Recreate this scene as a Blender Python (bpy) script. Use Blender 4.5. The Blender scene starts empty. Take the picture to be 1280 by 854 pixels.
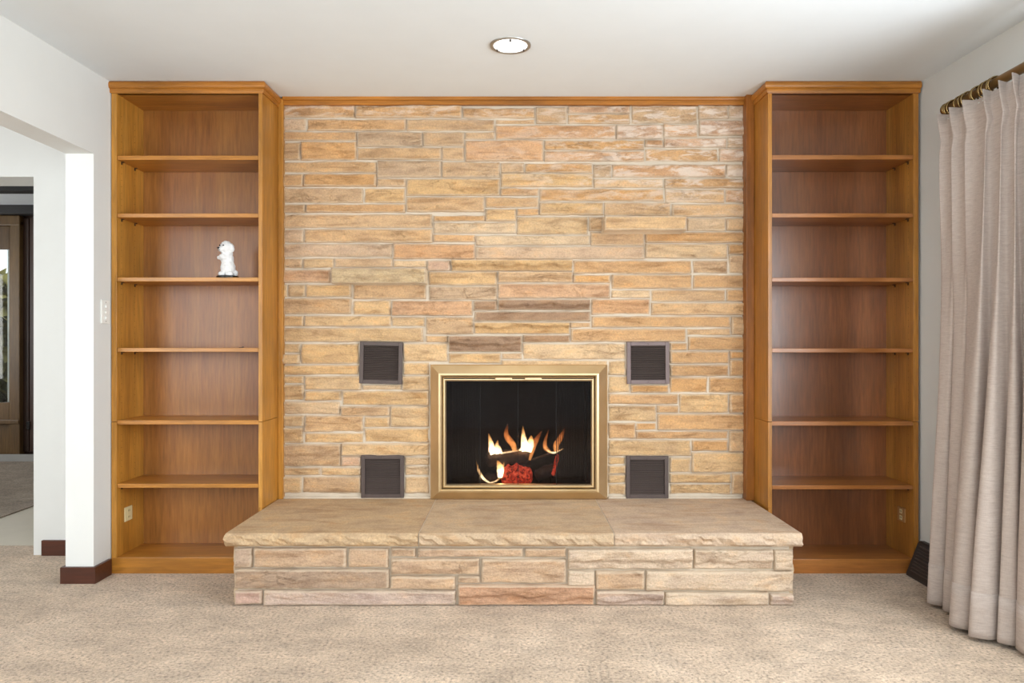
import bpy, bmesh, math, random
from mathutils import Vector, Matrix, noise as mnoise

# ------------------------------------------------------------------ camera
scene = bpy.context.scene
C = scene.collection
F, VX, VY = 900.0, 642.0, 434.0          # focal length (px) and vanishing point
EYE = 1.1248                              # camera height (m)
cam_d = bpy.data.cameras.new('camera')
cam = bpy.data.objects.new('camera', cam_d)
C.objects.link(cam)
cam.location = (0, 0, EYE)
cam.rotation_euler = (math.radians(90), 0, 0)
cam_d.sensor_width = 36
cam_d.lens = 36 * F / 1280
cam_d.shift_x = -(VX - 640) / 1280
cam_d.shift_y = (VY - 427) / 1280
cam_d.clip_start = 0.02
scene.camera = cam
# ------------------------------------------------------------------ world, lights, exposure
world = bpy.data.worlds.new('daylight')
scene.world = world
world.use_nodes = True
bgn = world.node_tree.nodes['Background']
bgn.inputs[0].default_value = (0.86, 0.93, 1.0, 1)
bgn.inputs[1].default_value = 1.6


def area(name, loc, rot, sx, sy, power, col):
    d = bpy.data.lights.new(name, 'AREA')
    d.shape = 'RECTANGLE'
    d.size, d.size_y, d.energy, d.color = sx, sy, power, col
    o = bpy.data.objects.new(name, d)
    C.objects.link(o)
    o.location = loc
    o.rotation_euler = [math.radians(a) for a in rot]
    return o


# daylight entering the windows (right wall, wall behind the camera, hall, far room)
area('window_daylight_side', (2.065, 1.27, 1.33), (0, 90, 0), 1.45, 2.1, 66, (0.88, 0.95, 1.0))
area('window_daylight_rear', (0.1, -2.55, 1.55), (90, 0, 0), 3.0, 1.1, 80, (0.88, 0.95, 1.0))
area('hall_daylight', (-3.1, 0.2, 1.45), (90, 0, 0), 0.8, 1.6, 36, (0.97, 0.985, 1.0))
area('far_room_daylight', (-6.85, 5.4, 1.4), (0, -90, 0), 1.4, 1.6, 24, (1.0, 0.98, 0.95))
vs = scene.view_settings
vs.view_transform = 'Standard'
vs.look = 'None'
vs.gamma = 1
vs.use_curve_mapping = False
vs.exposure = 0.54

R = random.Random(7)


# ------------------------------------------------------------------ helpers
def wx(px, Y): return (px - VX) / F * Y
def wz(py, Y): return EYE + (VY - py) / F * Y
def lin(r, g, b):
    def f(c):
        c /= 255.0
        return c / 12.92 if c <= 0.04045 else ((c + 0.055) / 1.055) ** 2.4
    return (f(r), f(g), f(b), 1)


def mesh_obj(name, verts, faces, mat=None, parent=None, smooth=False):
    me = bpy.data.meshes.new(name)
    me.from_pydata([tuple(v) for v in verts], [], faces)
    if smooth:
        me.polygons.foreach_set('use_smooth', [True] * len(me.polygons))
    me.update()
    o = bpy.data.objects.new(name, me)
    C.objects.link(o)
    if mat:
        me.materials.append(mat)
    if parent:
        o.parent = parent
    return o


def bm_obj(name, bm, mat=None, parent=None, smooth=False):
    bmesh.ops.recalc_face_normals(bm, faces=bm.faces)
    me = bpy.data.meshes.new(name)
    bm.to_mesh(me)
    bm.free()
    if smooth:
        me.polygons.foreach_set('use_smooth', [True] * len(me.polygons))
    o = bpy.data.objects.new(name, me)
    C.objects.link(o)
    if mat:
        me.materials.append(mat)
    if parent:
        o.parent = parent
    return o


def box_bm(bm, x0, x1, y0, y1, z0, z1, bev=0.0):
    x0, x1 = min(x0, x1), max(x0, x1)
    y0, y1 = min(y0, y1), max(y0, y1)
    z0, z1 = min(z0, z1), max(z0, z1)
    vs_ = [bm.verts.new(p) for p in ((x0, y0, z0), (x1, y0, z0), (x1, y1, z0), (x0, y1, z0),
                                     (x0, y0, z1), (x1, y0, z1), (x1, y1, z1), (x0, y1, z1))]
    fs = [bm.faces.new([vs_[i] for i in f]) for f in
          ((0, 3, 2, 1), (4, 5, 6, 7), (0, 1, 5, 4), (1, 2, 6, 5), (2, 3, 7, 6), (3, 0, 4, 7))]
    if bev:
        es = list({e for f in fs for e in f.edges})
        bmesh.ops.bevel(bm, geom=es, offset=bev, segments=2, affect='EDGES', profile=0.5)


def box(name, x0, x1, y0, y1, z0, z1, mat, parent=None, bev=0.0):
    bm = bmesh.new()
    box_bm(bm, x0, x1, y0, y1, z0, z1, bev)
    return bm_obj(name, bm, mat, parent)


def tube_data(pts, rad, seg=8, cap=True):
    pts = [Vector(p) for p in pts]
    n = len(pts)
    rad = rad if isinstance(rad, (list, tuple)) else [rad] * n
    verts, faces = [], []
    up = Vector((0.13, 0.99, 0.05))
    for i, p in enumerate(pts):
        t = (pts[min(i + 1, n - 1)] - pts[max(i - 1, 0)]).normalized()
        a = t.cross(up)
        if a.length < 1e-3:
            a = t.cross(Vector((1, 0, 0)))
        a.normalize()
        b = t.cross(a)
        for k in range(seg):
            th = 2 * math.pi * k / seg
            verts.append(p + (a * math.cos(th) + b * math.sin(th)) * rad[i])
    for i in range(n - 1):
        for k in range(seg):
            k2 = (k + 1) % seg
            faces.append((i * seg + k, i * seg + k2, (i + 1) * seg + k2, (i + 1) * seg + k))
    if cap:
        faces.append(tuple(range(seg - 1, -1, -1)))
        faces.append(tuple((n - 1) * seg + k for k in range(seg)))
    return verts, faces


def tube(name, pts, rad, mat, parent=None, seg=8, smooth=True):
    v, f = tube_data(pts, rad, seg)
    return mesh_obj(name, v, f, mat, parent, smooth)


def lathe(name, prof, centre, mat, parent=None, seg=24, axis='Z', smooth=True):
    """prof = [(radius, height)...] turned about an axis through centre"""
    verts, faces = [], []
    cx, cy, cz = centre
    for r, h in prof:
        for k in range(seg):
            th = 2 * math.pi * k / seg
            a, b = r * math.cos(th), r * math.sin(th)
            if axis == 'Z':
                verts.append((cx + a, cy + b, cz + h))
            elif axis == 'Y':
                verts.append((cx + a, cy + h, cz + b))
            else:
                verts.append((cx + h, cy + a, cz + b))
    for i in range(len(prof) - 1):
        for k in range(seg):
            k2 = (k + 1) % seg
            faces.append((i * seg + k, i * seg + k2, (i + 1) * seg + k2, (i + 1) * seg + k))
    faces.append(tuple(range(seg)))
    faces.append(tuple((len(prof) - 1) * seg + k for k in range(seg)))
    o = mesh_obj(name, verts, faces, mat, parent, smooth)
    return o


def thing(name, label, cat, loc=(0, 0, 0), group=None):
    o = bpy.data.objects.new(name, None)
    C.objects.link(o)
    o.location = loc
    o.empty_display_size = 0.05
    tag(o, label, cat, group)
    bpy.context.view_layer.update()
    return o


def tag(o, label, cat, group=None):
    o['label'] = label
    o['category'] = cat
    if group:
        o['group'] = group
    return o


def struct(o, label=None, cat=None):
    o['kind'] = 'structure'
    if label:
        o['label'] = label
        o['category'] = cat
    return o


def adopt(root):
    """children were modelled in world coordinates: keep them there"""
    inv = Matrix.Translation(-Vector(root.location))
    for ch in root.children:
        ch.matrix_parent_inverse = inv


# ------------------------------------------------------------------ materials
def new_mat(name):
    m = bpy.data.materials.new(name)
    m.use_nodes = True
    nt = m.node_tree
    b = nt.nodes['Principled BSDF']
    return m, nt, b


def N(nt, t, **kw):
    n = nt.nodes.new(t)
    for k, v in kw.items():
        setattr(n, k, v)
    return n


def coords(nt, scale=(1, 1, 1), kind='Object', rot=(0, 0, 0)):
    tc = N(nt, 'ShaderNodeTexCoord')
    mp = N(nt, 'ShaderNodeMapping')
    mp.inputs['Scale'].default_value = scale
    mp.inputs['Rotation'].default_value = rot
    nt.links.new(tc.outputs[kind], mp.inputs['Vector'])
    return mp.outputs['Vector']


def noise(nt, vec, scale, detail=4, rough=0.55, dist=0.0):
    n = N(nt, 'ShaderNodeTexNoise')
    n.inputs['Scale'].default_value = scale
    n.inputs['Detail'].default_value = detail
    n.inputs['Roughness'].default_value = rough
    n.inputs['Distortion'].default_value = dist
    nt.links.new(vec, n.inputs['Vector'])
    return n.outputs['Fac']


def ramp(nt, fac, stops):
    r = N(nt, 'ShaderNodeValToRGB')
    cr = r.color_ramp
    while len(cr.elements) < len(stops):
        cr.elements.new(0.5)
    for e, (p, c) in zip(cr.elements, stops):
        e.position = p
        e.color = c if isinstance(c, (tuple, list)) else (c, c, c, 1)
    nt.links.new(fac, r.inputs['Fac'])
    return r.outputs['Color']


def mix(nt, fac, a, b, mode='MIX'):
    m = N(nt, 'ShaderNodeMix', data_type='RGBA', blend_type=mode)
    for sock, v in ((m.inputs[0], fac), (m.inputs[6], a), (m.inputs[7], b)):
        if hasattr(v, 'is_linked'):
            nt.links.new(v, sock)
        else:
            sock.default_value = v
    return m.outputs[2]


def math_n(nt, op, a, b=0.0, clamp=False):
    m = N(nt, 'ShaderNodeMath', operation=op, use_clamp=clamp)
    for sock, v in ((m.inputs[0], a), (m.inputs[1], b)):
        if hasattr(v, 'is_linked'):
            nt.links.new(v, sock)
        else:
            sock.default_value = v
    return m.outputs[0]


def maprange(nt, v, a, b, c=0.0, d=1.0, smooth=True):
    m = N(nt, 'ShaderNodeMapRange')
    m.interpolation_type = 'SMOOTHSTEP' if smooth else 'LINEAR'
    nt.links.new(v, m.inputs[0])
    for i, x in enumerate((a, b, c, d)):
        m.inputs[i + 1].default_value = x
    return m.outputs[0]


def bump(nt, b, h, strength=0.3, dist=0.01):
    n = N(nt, 'ShaderNodeBump')
    n.inputs['Strength'].default_value = strength
    n.inputs['Distance'].default_value = dist
    nt.links.new(h, n.inputs['Height'])
    nt.links.new(n.outputs['Normal'], b.inputs['Normal'])


def plain(name, col, rough=0.5, metal=0.0, bumpscale=0, bstr=0.1, var=0.06):
    m, nt, b = new_mat(name)
    v = coords(nt)
    n = noise(nt, v, 6.0, 3)
    dark = tuple(c * (1 - var) for c in col[:3]) + (1,)
    lite = tuple(min(1, c * (1 + var)) for c in col[:3]) + (1,)
    nt.links.new(ramp(nt, n, [(0.3, dark), (0.7, lite)]), b.inputs['Base Color'])
    b.inputs['Roughness'].default_value = rough
    b.inputs['Metallic'].default_value = metal
    if bumpscale:
        bump(nt, b, noise(nt, v, bumpscale, 3), bstr, 0.004)
    return m


def wood(name, c_dark, c_mid, c_lite, grain_axis='Z', rough=0.38, coat=0.12):
    m, nt, b = new_mat(name)
    sc = {'Z': (9, 9, 0.7), 'X': (0.7, 9, 9), 'Y': (9, 0.7, 9)}[grain_axis]
    v = coords(nt, sc)
    big = coords(nt, tuple(s * 0.35 for s in sc))
    n1 = noise(nt, big, 1.6, 5, 0.6, 0.6)
    n2 = noise(nt, v, 9.0, 6, 0.65, 0.2)
    n3 = noise(nt, coords(nt), 2.2, 2, 0.5)
    col = ramp(nt, n1, [(0.28, c_dark), (0.5, c_mid), (0.74, c_lite)])
    g = ramp(nt, n2, [(0.3, 0.60), (0.7, 1.02)])
    col = mix(nt, 1.0, col, g, 'MULTIPLY')
    col = mix(nt, 1.0, col, ramp(nt, n3, [(0.3, 0.82), (0.7, 1.12)]), 'MULTIPLY')
    nt.links.new(col, b.inputs['Base Color'])
    b.inputs['Roughness'].default_value = rough
    b.inputs['Specular IOR Level'].default_value = 0.45
    b.inputs['Coat Weight'].default_value = coat
    b.inputs['Coat Roughness'].default_value = 0.22
    bump(nt, b, n2, 0.05, 0.002)
    return m


def stone_mat(name, efflo=True, top=False):
    m, nt, b = new_mat(name)
    info = N(nt, 'ShaderNodeObjectInfo')
    tc = N(nt, 'ShaderNodeTexCoord')
    off = N(nt, 'ShaderNodeVectorMath', operation='ADD')
    comb = N(nt, 'ShaderNodeCombineXYZ')
    rr = math_n(nt, 'MULTIPLY', info.outputs['Random'], 7.0)
    nt.links.new(rr, comb.inputs[1])
    nt.links.new(tc.outputs['Object'], off.inputs[0])
    nt.links.new(comb.outputs[0], off.inputs[1])

    def mapped(s, rot=(0, 0, 0)):
        mp = N(nt, 'ShaderNodeMapping')
        mp.inputs['Scale'].default_value = s
        mp.inputs['Rotation'].default_value = rot
        nt.links.new(off.outputs[0], mp.inputs['Vector'])
        return mp.outputs['Vector']
    band = noise(nt, mapped((2.2, 3, 14) if not top else (2, 9, 9), (0, 0.06, 0)), 1.8, 5, 0.6, 0.9)
    grain = noise(nt, mapped((1, 1, 1)), 120, 3, 0.75)
    blot = noise(nt, mapped((4, 4, 9)), 2.2, 4, 0.6, 0.4)
    col = info.outputs['Color']
    k = 0.58 if not top else 0.80
    c1 = mix(nt, 1.0, col, ramp(nt, band, [(0.25, (k, k * 0.86, k * 0.74, 1)), (0.5, (1, 1, 1, 1)), (0.78, (1.14, 1.13, 1.12, 1))]), 'MULTIPLY')
    c1 = mix(nt, 1.0, c1, ramp(nt, blot, [(0.3, (0.84, 0.83, 0.86, 1)), (0.55, (1, 1, 1, 1)), (0.8, (1.12, 1.0, 0.86, 1))]), 'MULTIPLY')
    c1 = mix(nt, 1.0, c1, ramp(nt, grain, [(0.25, 0.74), (0.75, 1.16)]), 'MULTIPLY')
    ck = noise(nt, mapped((3.0, 3.0, 7.0), (0, 0.35, 0)), 2.6, 6, 0.62, 0.8)
    ckm = noise(nt, mapped((3, 3, 6)), 1.7, 2, 0.5)
    ckd = math_n(nt, 'ADD', math_n(nt, 'ABSOLUTE', math_n(nt, 'SUBTRACT', ck, 0.5)), maprange(nt, ckm, 0.66, 0.46, 0.0, 0.04))
    c1 = mix(nt, 1.0, c1, ramp(nt, ckd, [(0.0, (0.80, 0.75, 0.70, 1)), (0.010, (0.93, 0.91, 0.89, 1)), (0.024, (1, 1, 1, 1))]) if not top else (1, 1, 1, 1), 'MULTIPLY')
    if efflo:
        # salt bloom at the upper right of the wall, its own patchy outline
        sep = N(nt, 'ShaderNodeSeparateXYZ')
        nt.links.new(tc.outputs['Object'], sep.inputs[0])
        mx = maprange(nt, sep.outputs[0], -0.5, 1.0, 0.0, 1.0)
        mz = maprange(nt, sep.outputs[2], 1.70, 2.15, 0.0, 1.0)
        top_l = maprange(nt, sep.outputs[2], 2.28, 2.42, 0.0, 0.75)
        reg = math_n(nt, 'MAXIMUM', math_n(nt, 'MULTIPLY', mx, mz), top_l)
        mp2 = N(nt, 'ShaderNodeMapping')
        mp2.inputs['Scale'].default_value = (3, 3, 11)
        nt.links.new(tc.outputs['Object'], mp2.inputs['Vector'])
        en = noise(nt, mp2.outputs['Vector'], 2.0, 7, 0.68, 0.5)
        e = math_n(nt, 'MULTIPLY', maprange(nt, en, 0.45, 0.60), reg, True)
        e = math_n(nt, 'MULTIPLY', e, 0.9)
        c1 = mix(nt, e, c1, lin(226, 208, 192))
    if not top:
        at = N(nt, 'ShaderNodeAttribute', attribute_name='edge')
        en2 = noise(nt, mapped((1, 1, 1)), 26, 4, 0.65)
        sm_ = math_n(nt, 'MULTIPLY', maprange(nt, math_n(nt, 'ADD', at.outputs['Fac'], math_n(nt, 'MULTIPLY', en2, 0.9)), 0.70, 1.6), 0.6)
        c1 = mix(nt, sm_, c1, lin(206, 186, 162))
    nt.links.new(c1, b.inputs['Base Color'])
    b.inputs['Roughness'].default_value = 0.85
    b.inputs['Specular IOR Level'].default_value = 0.2
    h = math_n(nt, 'ADD', math_n(nt, 'ADD', math_n(nt, 'MULTIPLY', grain, 0.25), math_n(nt, 'MULTIPLY', maprange(nt, ckd, 0.0, 0.03), 0.3)), math_n(nt, 'MULTIPLY', noise(nt, mapped((1, 1, 2.2)), 38, 5, 0.65), 0.9))
    bump(nt, b, h, 0.75 if not top else 0.2, 0.012)
    return m


M = {}
M['stone'] = stone_mat('stone')
M['stone_hearth'] = stone_mat('stone_hearth', False)
M['slab'] = stone_mat('slab', False, True)
M['mortar'] = plain('mortar', lin(202, 187, 168), 0.95, 0, 90, 0.5, 0.1)
M['wall'] = plain('wall_paint', lin(222, 222, 219), 0.7, 0, 120, 0.03, 0.01)
M['ceil'] = plain('ceiling_paint', lin(235, 241, 245), 0.8, 0, 60, 0.04, 0.01)
M['wood'] = wood('honey_wood', lin(172, 112, 38), lin(198, 136, 52), lin(214, 154, 70))
M['woodx'] = wood('honey_wood_horizontal', lin(164, 102, 36), lin(190, 126, 48), lin(206, 144, 64), 'X')
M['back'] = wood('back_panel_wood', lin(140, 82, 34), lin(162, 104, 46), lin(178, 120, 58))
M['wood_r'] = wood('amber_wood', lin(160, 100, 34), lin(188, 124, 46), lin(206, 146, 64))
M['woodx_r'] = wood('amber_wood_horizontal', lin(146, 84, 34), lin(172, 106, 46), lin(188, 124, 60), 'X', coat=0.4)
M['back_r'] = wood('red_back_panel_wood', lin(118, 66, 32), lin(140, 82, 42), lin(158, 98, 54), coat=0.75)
M['trimwood'] = wood('trim_wood', lin(132, 76, 22), lin(158, 94, 30), lin(176, 112, 42))
M['trimx'] = wood('trim_wood_horizontal', lin(160, 96, 28), lin(188, 120, 40), lin(204, 138, 54), 'X')
M['base'] = wood('brown_baseboard', lin(70, 34, 20), lin(92, 46, 28), lin(110, 60, 38), 'X', 0.45)
M['dark'] = plain('dark_gap', lin(20, 16, 14), 0.9)
M['bronze'] = plain('bronze_paint', lin(84, 71, 67), 0.5, 0.25, 40, 0.05, 0.1)
M['bronze_in'] = plain('bronze_louver', lin(92, 79, 74), 0.5, 0.1, 0, 0.1, 0.1)
M['register'] = plain('register_metal', lin(64, 58, 56), 0.4, 0.5)
M['bronze_pale'] = plain('bronze_paint_pale', lin(112, 95, 93), 0.5, 0.2, 40, 0.05, 0.1)
M['tan_plastic'] = plain('tan_plastic', lin(168, 122, 74), 0.4)
M['white'] = plain('white_plastic', lin(238, 237, 232), 0.35)
M['ivory'] = plain('ivory_plastic', lin(214, 196, 150), 0.4)
M['steel'] = plain('brushed_steel', lin(176, 174, 170), 0.35, 0.9)
M['pin'] = plain('pin_metal', lin(70, 46, 26), 0.5, 0.1)
M['rodm'] = plain('antique_brass', lin(150, 126, 84), 0.25, 1.0, 0, 0, 0.12)
M['rodwood'] = plain('rod_finish', lin(150, 116, 70), 0.35, 0.3, 0, 0, 0.1)
M['firebrick'] = plain('sooty_firebrick', lin(38, 32, 30), 0.95, 0, 30, 0.4, 0.3)
M['iron'] = plain('cast_iron', lin(26, 24, 24), 0.6, 0.6)
M['bark'] = plain('charred_bark', lin(48, 36, 30), 0.95, 0, 55, 1.0, 0.5)
M['mesh'] = plain('spark_mesh', lin(44, 42, 42), 0.5, 0.7)
M['vinyl'] = plain('pale_vinyl', lin(214, 205, 188), 0.45, 0, 0, 0, 0.03)
M['panelw'] = wood('dark_panelling', lin(44, 26, 18), lin(64, 38, 25), lin(82, 52, 34))
M['doorw'] = wood('brown_door_wood', lin(82, 58, 28), lin(104, 76, 40), lin(120, 92, 52))
M['beam'] = plain('black_beam', lin(40, 38, 38), 0.6)
M['greybase'] = plain('grey_baseboard', lin(150, 148, 144), 0.6)
M['porcelain'] = plain('white_fur_finish', lin(216, 214, 213), 0.6, 0, 70, 0.5, 0.03)
M['black'] = plain('gloss_black', lin(16, 15, 16), 0.25)
M['leaf'] = plain('garden_green', lin(112, 104, 46), 0.8, 0, 0, 0, 0.4)


def mat_brass():
    m, nt, b = new_mat('brushed_brass')
    v = coords(nt, (1, 1, 1))
    n = noise(nt, v, 220, 2)
    big = noise(nt, v, 5, 3)
    nt.links.new(ramp(nt, big, [(0.3, lin(210, 184, 140)), (0.7, lin(224, 200, 160))]), b.inputs['Base Color'])
    b.inputs['Metallic'].default_value = 0.92
    nt.links.new(maprange(nt, n, 0.3, 0.7, 0.36, 0.46), b.inputs['Roughness'])
    bump(nt, b, n, 0.03, 0.001)
    return m


M['brass'] = mat_brass()


def mat_carpet(name, ca, cb, cc):
    m, nt, b = new_mat(name)
    v = coords(nt)
    n1 = noise(nt, v, 1.7, 4, 0.6, 0.5)
    n2 = noise(nt, coords(nt, (1, 1.6, 1), rot=(0, 0, 0.5)), 6.0, 4, 0.6)
    n3 = noise(nt, v, 78, 3, 0.75)
    n4 = noise(nt, v, 60, 3, 0.8)
    col = ramp(nt, n1, [(0.3, ca), (0.5, cb), (0.72, cc)])
    col = mix(nt, 1.0, col, ramp(nt, n2, [(0.32, 0.78), (0.68, 1.1)]), 'MULTIPLY')
    col = mix(nt, 1.0, col, ramp(nt, n3, [(0.33, 0.42), (0.46, 0.98), (0.56, 1.12), (0.70, 1.5)]), 'MULTIPLY')
    nt.links.new(col, b.inputs['Base Color'])
    b.inputs['Roughness'].default_value = 1.0
    b.inputs['Specular IOR Level'].default_value = 0.05
    b.inputs['Sheen Weight'].default_value = 0.15
    h = math_n(nt, 'ADD', n3, math_n(nt, 'MULTIPLY', n4, 0.6))
    h = math_n(nt, 'ADD', h, math_n(nt, 'MULTIPLY', n2, 2.0))
    bump(nt, b, h, 0.6, 0.012)
    return m


M['carpet'] = mat_carpet('beige_carpet', lin(182, 160, 138), lin(197, 174, 151), lin(210, 188, 166))
M['carpet_far'] = mat_carpet('far_room_carpet', lin(138, 122, 106), lin(150, 134, 116), lin(160, 144, 126))


def mat_fabric():
    m, nt, b = new_mat('linen_curtain')
    a = noise(nt, coords(nt, (14, 14, 160)), 2.0, 4, 0.7)
    c = noise(nt, coords(nt, (300, 300, 40)), 2.0, 2, 0.6)
    col = ramp(nt, a, [(0.3, lin(184, 166, 156)), (0.5, lin(202, 186, 176)), (0.7, lin(214, 200, 190))])
    col = mix(nt, 1.0, col, ramp(nt, c, [(0.3, 0.92), (0.7, 1.05)]), 'MULTIPLY')
    nt.links.new(col, b.inputs['Base Color'])
    b.inputs['Roughness'].default_value = 0.9
    b.inputs['Specular IOR Level'].default_value = 0.15
    b.inputs['Sheen Weight'].default_value = 0.2
    bump(nt, b, a, 0.12, 0.002)
    tr = N(nt, 'ShaderNodeBsdfTranslucent')
    tr.inputs[0].default_value = lin(224, 196, 190)
    ms = N(nt, 'ShaderNodeMixShader')
    ms.inputs[0].default_value = 0.18
    nt.links.new(b.outputs[0], ms.inputs[1])
    nt.links.new(tr.outputs[0], ms.inputs[2])
    nt.links.new(ms.outputs[0], nt.nodes['Material Output'].inputs[0])
    return m


M['fabric'] = mat_fabric()


def mat_glass(name, tint, refl_rough=0.02, ior=1.45):
    m, nt, b = new_mat(name)
    nt.nodes.remove(b)
    t = N(nt, 'ShaderNodeBsdfTransparent')
    t.inputs[0].default_value = tint
    g = N(nt, 'ShaderNodeBsdfGlossy')
    g.inputs['Roughness'].default_value = refl_rough
    fr = N(nt, 'ShaderNodeFresnel')
    fr.inputs[0].default_value = ior
    # faint streaks on the pane
    n = noise(nt, coords(nt, (1, 1, 1)), 3.0, 2)
    ms = N(nt, 'ShaderNodeMixShader')
    nt.links.new(math_n(nt, 'MULTIPLY', fr.outputs[0], maprange(nt, n, 0.2, 0.8, 0.75, 1.0)), ms.inputs[0])
    nt.links.new(t.outputs[0], ms.inputs[1])
    nt.links.new(g.outputs[0], ms.inputs[2])
    nt.links.new(ms.outputs[0], nt.nodes['Material Output'].inputs[0])
    return m


M['glass'] = mat_glass('clear_glass', (0.95, 0.97, 0.96, 1))
M['fireglass'] = mat_glass('smoked_glass', (0.78, 0.76, 0.78, 1), 0.03, 1.3)


def mat_emit(name, col, strength):
    m, nt, b = new_mat(name)
    b.inputs['Base Color'].default_value = col
    b.inputs['Emission Color'].default_value = col
    n = noise(nt, coords(nt), 40, 2)
    nt.links.new(maprange(nt, n, 0.3, 0.7, strength * 0.8, strength), b.inputs['Emission Strength'])
    return m


M['lamp'] = mat_emit('lit_lens', (1, 0.98, 0.95, 1), 1.5)


def mat_ember():
    m, nt, b = new_mat('glowing_ember')
    n = noise(nt, coords(nt), 55, 5, 0.7, 0.8)
    nt.links.new(ramp(nt, n, [(0.4, lin(40, 18, 14)), (0.7, lin(120, 40, 26))]), b.inputs['Base Color'])
    nt.links.new(ramp(nt, n, [(0.40, (0.05, 0, 0, 1)), (0.52, (0.55, 0.035, 0.012, 1)), (0.68, (0.95, 0.16, 0.06, 1)), (0.8, (1, 0.6, 0.3, 1))]), b.inputs['Emission Color'])
    b.inputs['Emission Strength'].default_value = 0.8
    b.inputs['Roughness'].default_value = 1
    bump(nt, b, n, 1.0, 0.01)
    return m


M['ember'] = mat_ember()


def mat_flame(name, base, tip, s0, s1):
    """emissive gas: a volume that fades towards the tip of each flame"""
    m, nt, b = new_mat(name)
    nt.nodes.remove(b)
    tc = N(nt, 'ShaderNodeTexCoord')
    sep = N(nt, 'ShaderNodeSeparateXYZ')
    nt.links.new(tc.outputs['Generated'], sep.inputs[0])
    em = N(nt, 'ShaderNodeEmission')
    nt.links.new(ramp(nt, sep.outputs[2], [(0.05, base), (0.55, tuple((p + q) / 2 for p, q in zip(base, tip))), (0.95, tip)]), em.inputs[0])
    nn = noise(nt, coords(nt), 45, 3, 0.6)
    st = maprange(nt, sep.outputs[2], 0.0, 1.0, s0, s1)
    nt.links.new(math_n(nt, 'MULTIPLY', st, maprange(nt, nn, 0.3, 0.65, 0.45, 1.2)), em.inputs[1])
    nt.links.new(em.outputs[0], nt.nodes['Material Output'].inputs['Volume'])
    return m


M['flame_hot'] = mat_flame('bright_flame', (1, 0.78, 0.42, 1), (1, 0.42, 0.08, 1), 190, 55)
M['flame_dim'] = mat_flame('orange_flame', (1, 0.40, 0.10, 1), (1, 0.22, 0.04, 1), 45, 14)

# ------------------------------------------------------------------ the room shell
YS = 3.838          # stone wall plane
YB = 3.577          # bookcase front plane
XL, XR = -2.003, 2.027
YREAR = -2.4


def zc(y): return 2.4435 + 0.026 * (y - YB)     # the ceiling rises slightly towards the fireplace


o = mesh_obj('floor', [(-3.7, YREAR, 0), (2.2, YREAR, 0), (2.2, 4.08, 0), (-3.7, 4.08, 0),
                       (-3.7, YREAR, -.05), (2.2, YREAR, -.05), (2.2, 4.08, -.05), (-3.7, 4.08, -.05)],
             [(0, 1, 2, 3), (7, 6, 5, 4), (0, 4, 5, 1), (1, 5, 6, 2), (2, 6, 7, 3), (3, 7, 4, 0)], M['carpet'])
struct(o, 'beige cut pile carpet covering the living room floor', 'floor')
o = mesh_obj('floor_vinyl', [(-5.6, 4.08, -.002), (-2.4, 4.08, -.002), (-2.4, 7.6, -.002), (-7, 7.6, -.002), (-7, 4.08, -.002)],
             [(0, 1, 2, 3, 4)], M['vinyl'])
struct(o, 'pale vinyl floor beyond the hall opening', 'floor')
# far-room carpet with a slanting front edge (0,645)-(42,632)
ya, yb = EYE * F / (648 - VY), EYE * F / (633 - VY)
pa = (wx(0, ya), ya)
pb = (wx(42, yb), yb)
dx, dy = pb[0] - pa[0], pb[1] - pa[1]
p0 = (pa[0] - dx * 5, pa[1] - dy * 5)
p1 = (pb[0] + dx * 3.2, pb[1] + dy * 3.2)
o = mesh_obj('floor_far_room', [(p0[0], p0[1], .006), (p1[0], p1[1], .006), (p1[0], 7.3, .006), (-7, 7.3, .006), (-7, p0[1], .006),
                                (p0[0], p0[1], -.001), (p1[0], p1[1], -.001)],
             [(0, 1, 2, 3, 4), (5, 6, 1, 0)], M['carpet_far'])
struct(o, 'grey brown carpet of the panelled room beyond the hall', 'floor')

ZT = 2.75
o = mesh_obj('ceiling', [(-3.7, YREAR, zc(YREAR)), (2.2, YREAR, zc(YREAR)), (2.2, 4.13, zc(4.13)), (-3.7, 4.13, zc(4.13)),
                         (-3.7, YREAR, ZT), (2.2, YREAR, ZT), (2.2, 4.13, ZT), (-3.7, 4.13, ZT)],
             [(3, 2, 1, 0), (4, 5, 6, 7), (0, 1, 5, 4), (1, 2, 6, 5), (2, 3, 7, 6), (3, 0, 4, 7)], M['ceil'])
struct(o, 'smooth white painted ceiling', 'ceiling')


def boxes(name, lst, mat, label=None, cat=None):
    bm = bmesh.new()
    for b_ in lst:
        box_bm(bm, *b_)
    return struct(bm_obj(name, bm, mat), label, cat)


# left wall with the cased-less opening into the hall
XJ = -2.137
YJ = 3.434
boxes('wall_left', [(XJ, XL, YJ, 3.95, 0, 2.5), (XJ, XL, 0.9, YJ, 2.048, 2.5), (XJ, XL, YREAR, 0.9, 0, 2.5)],
      M['wall'], 'white painted left wall with a wide opening', 'wall')
# right wall with a window opening nearer the camera
WY0, WY1, WZ0, WZ1 = 0.15, 2.38, 0.55, 2.10
boxes('wall_right', [(XR, XR + .15, WY1, 3.95, 0, 2.5), (XR, XR + .15, YREAR, WY0, 0, 2.5),
                     (XR, XR + .15, WY0, WY1, 0, WZ0), (XR, XR + .15, WY0, WY1, WZ1, 2.5)],
      M['wall'], 'white painted right wall behind the curtain', 'wall')
# wall behind the camera with a broad window
boxes('wall_rear', [(-3.7, -1.5, YREAR - .12, YREAR, 0, 2.5), (1.7, 2.2, YREAR - .12, YREAR, 0, 2.5),
                    (-1.5, 1.7, YREAR - .12, YREAR, 0, .98), (-1.5, 1.7, YREAR - .12, YREAR, 2.12, 2.5)],
      M['wall'], 'white wall with a picture window opposite the fireplace', 'wall')


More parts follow.
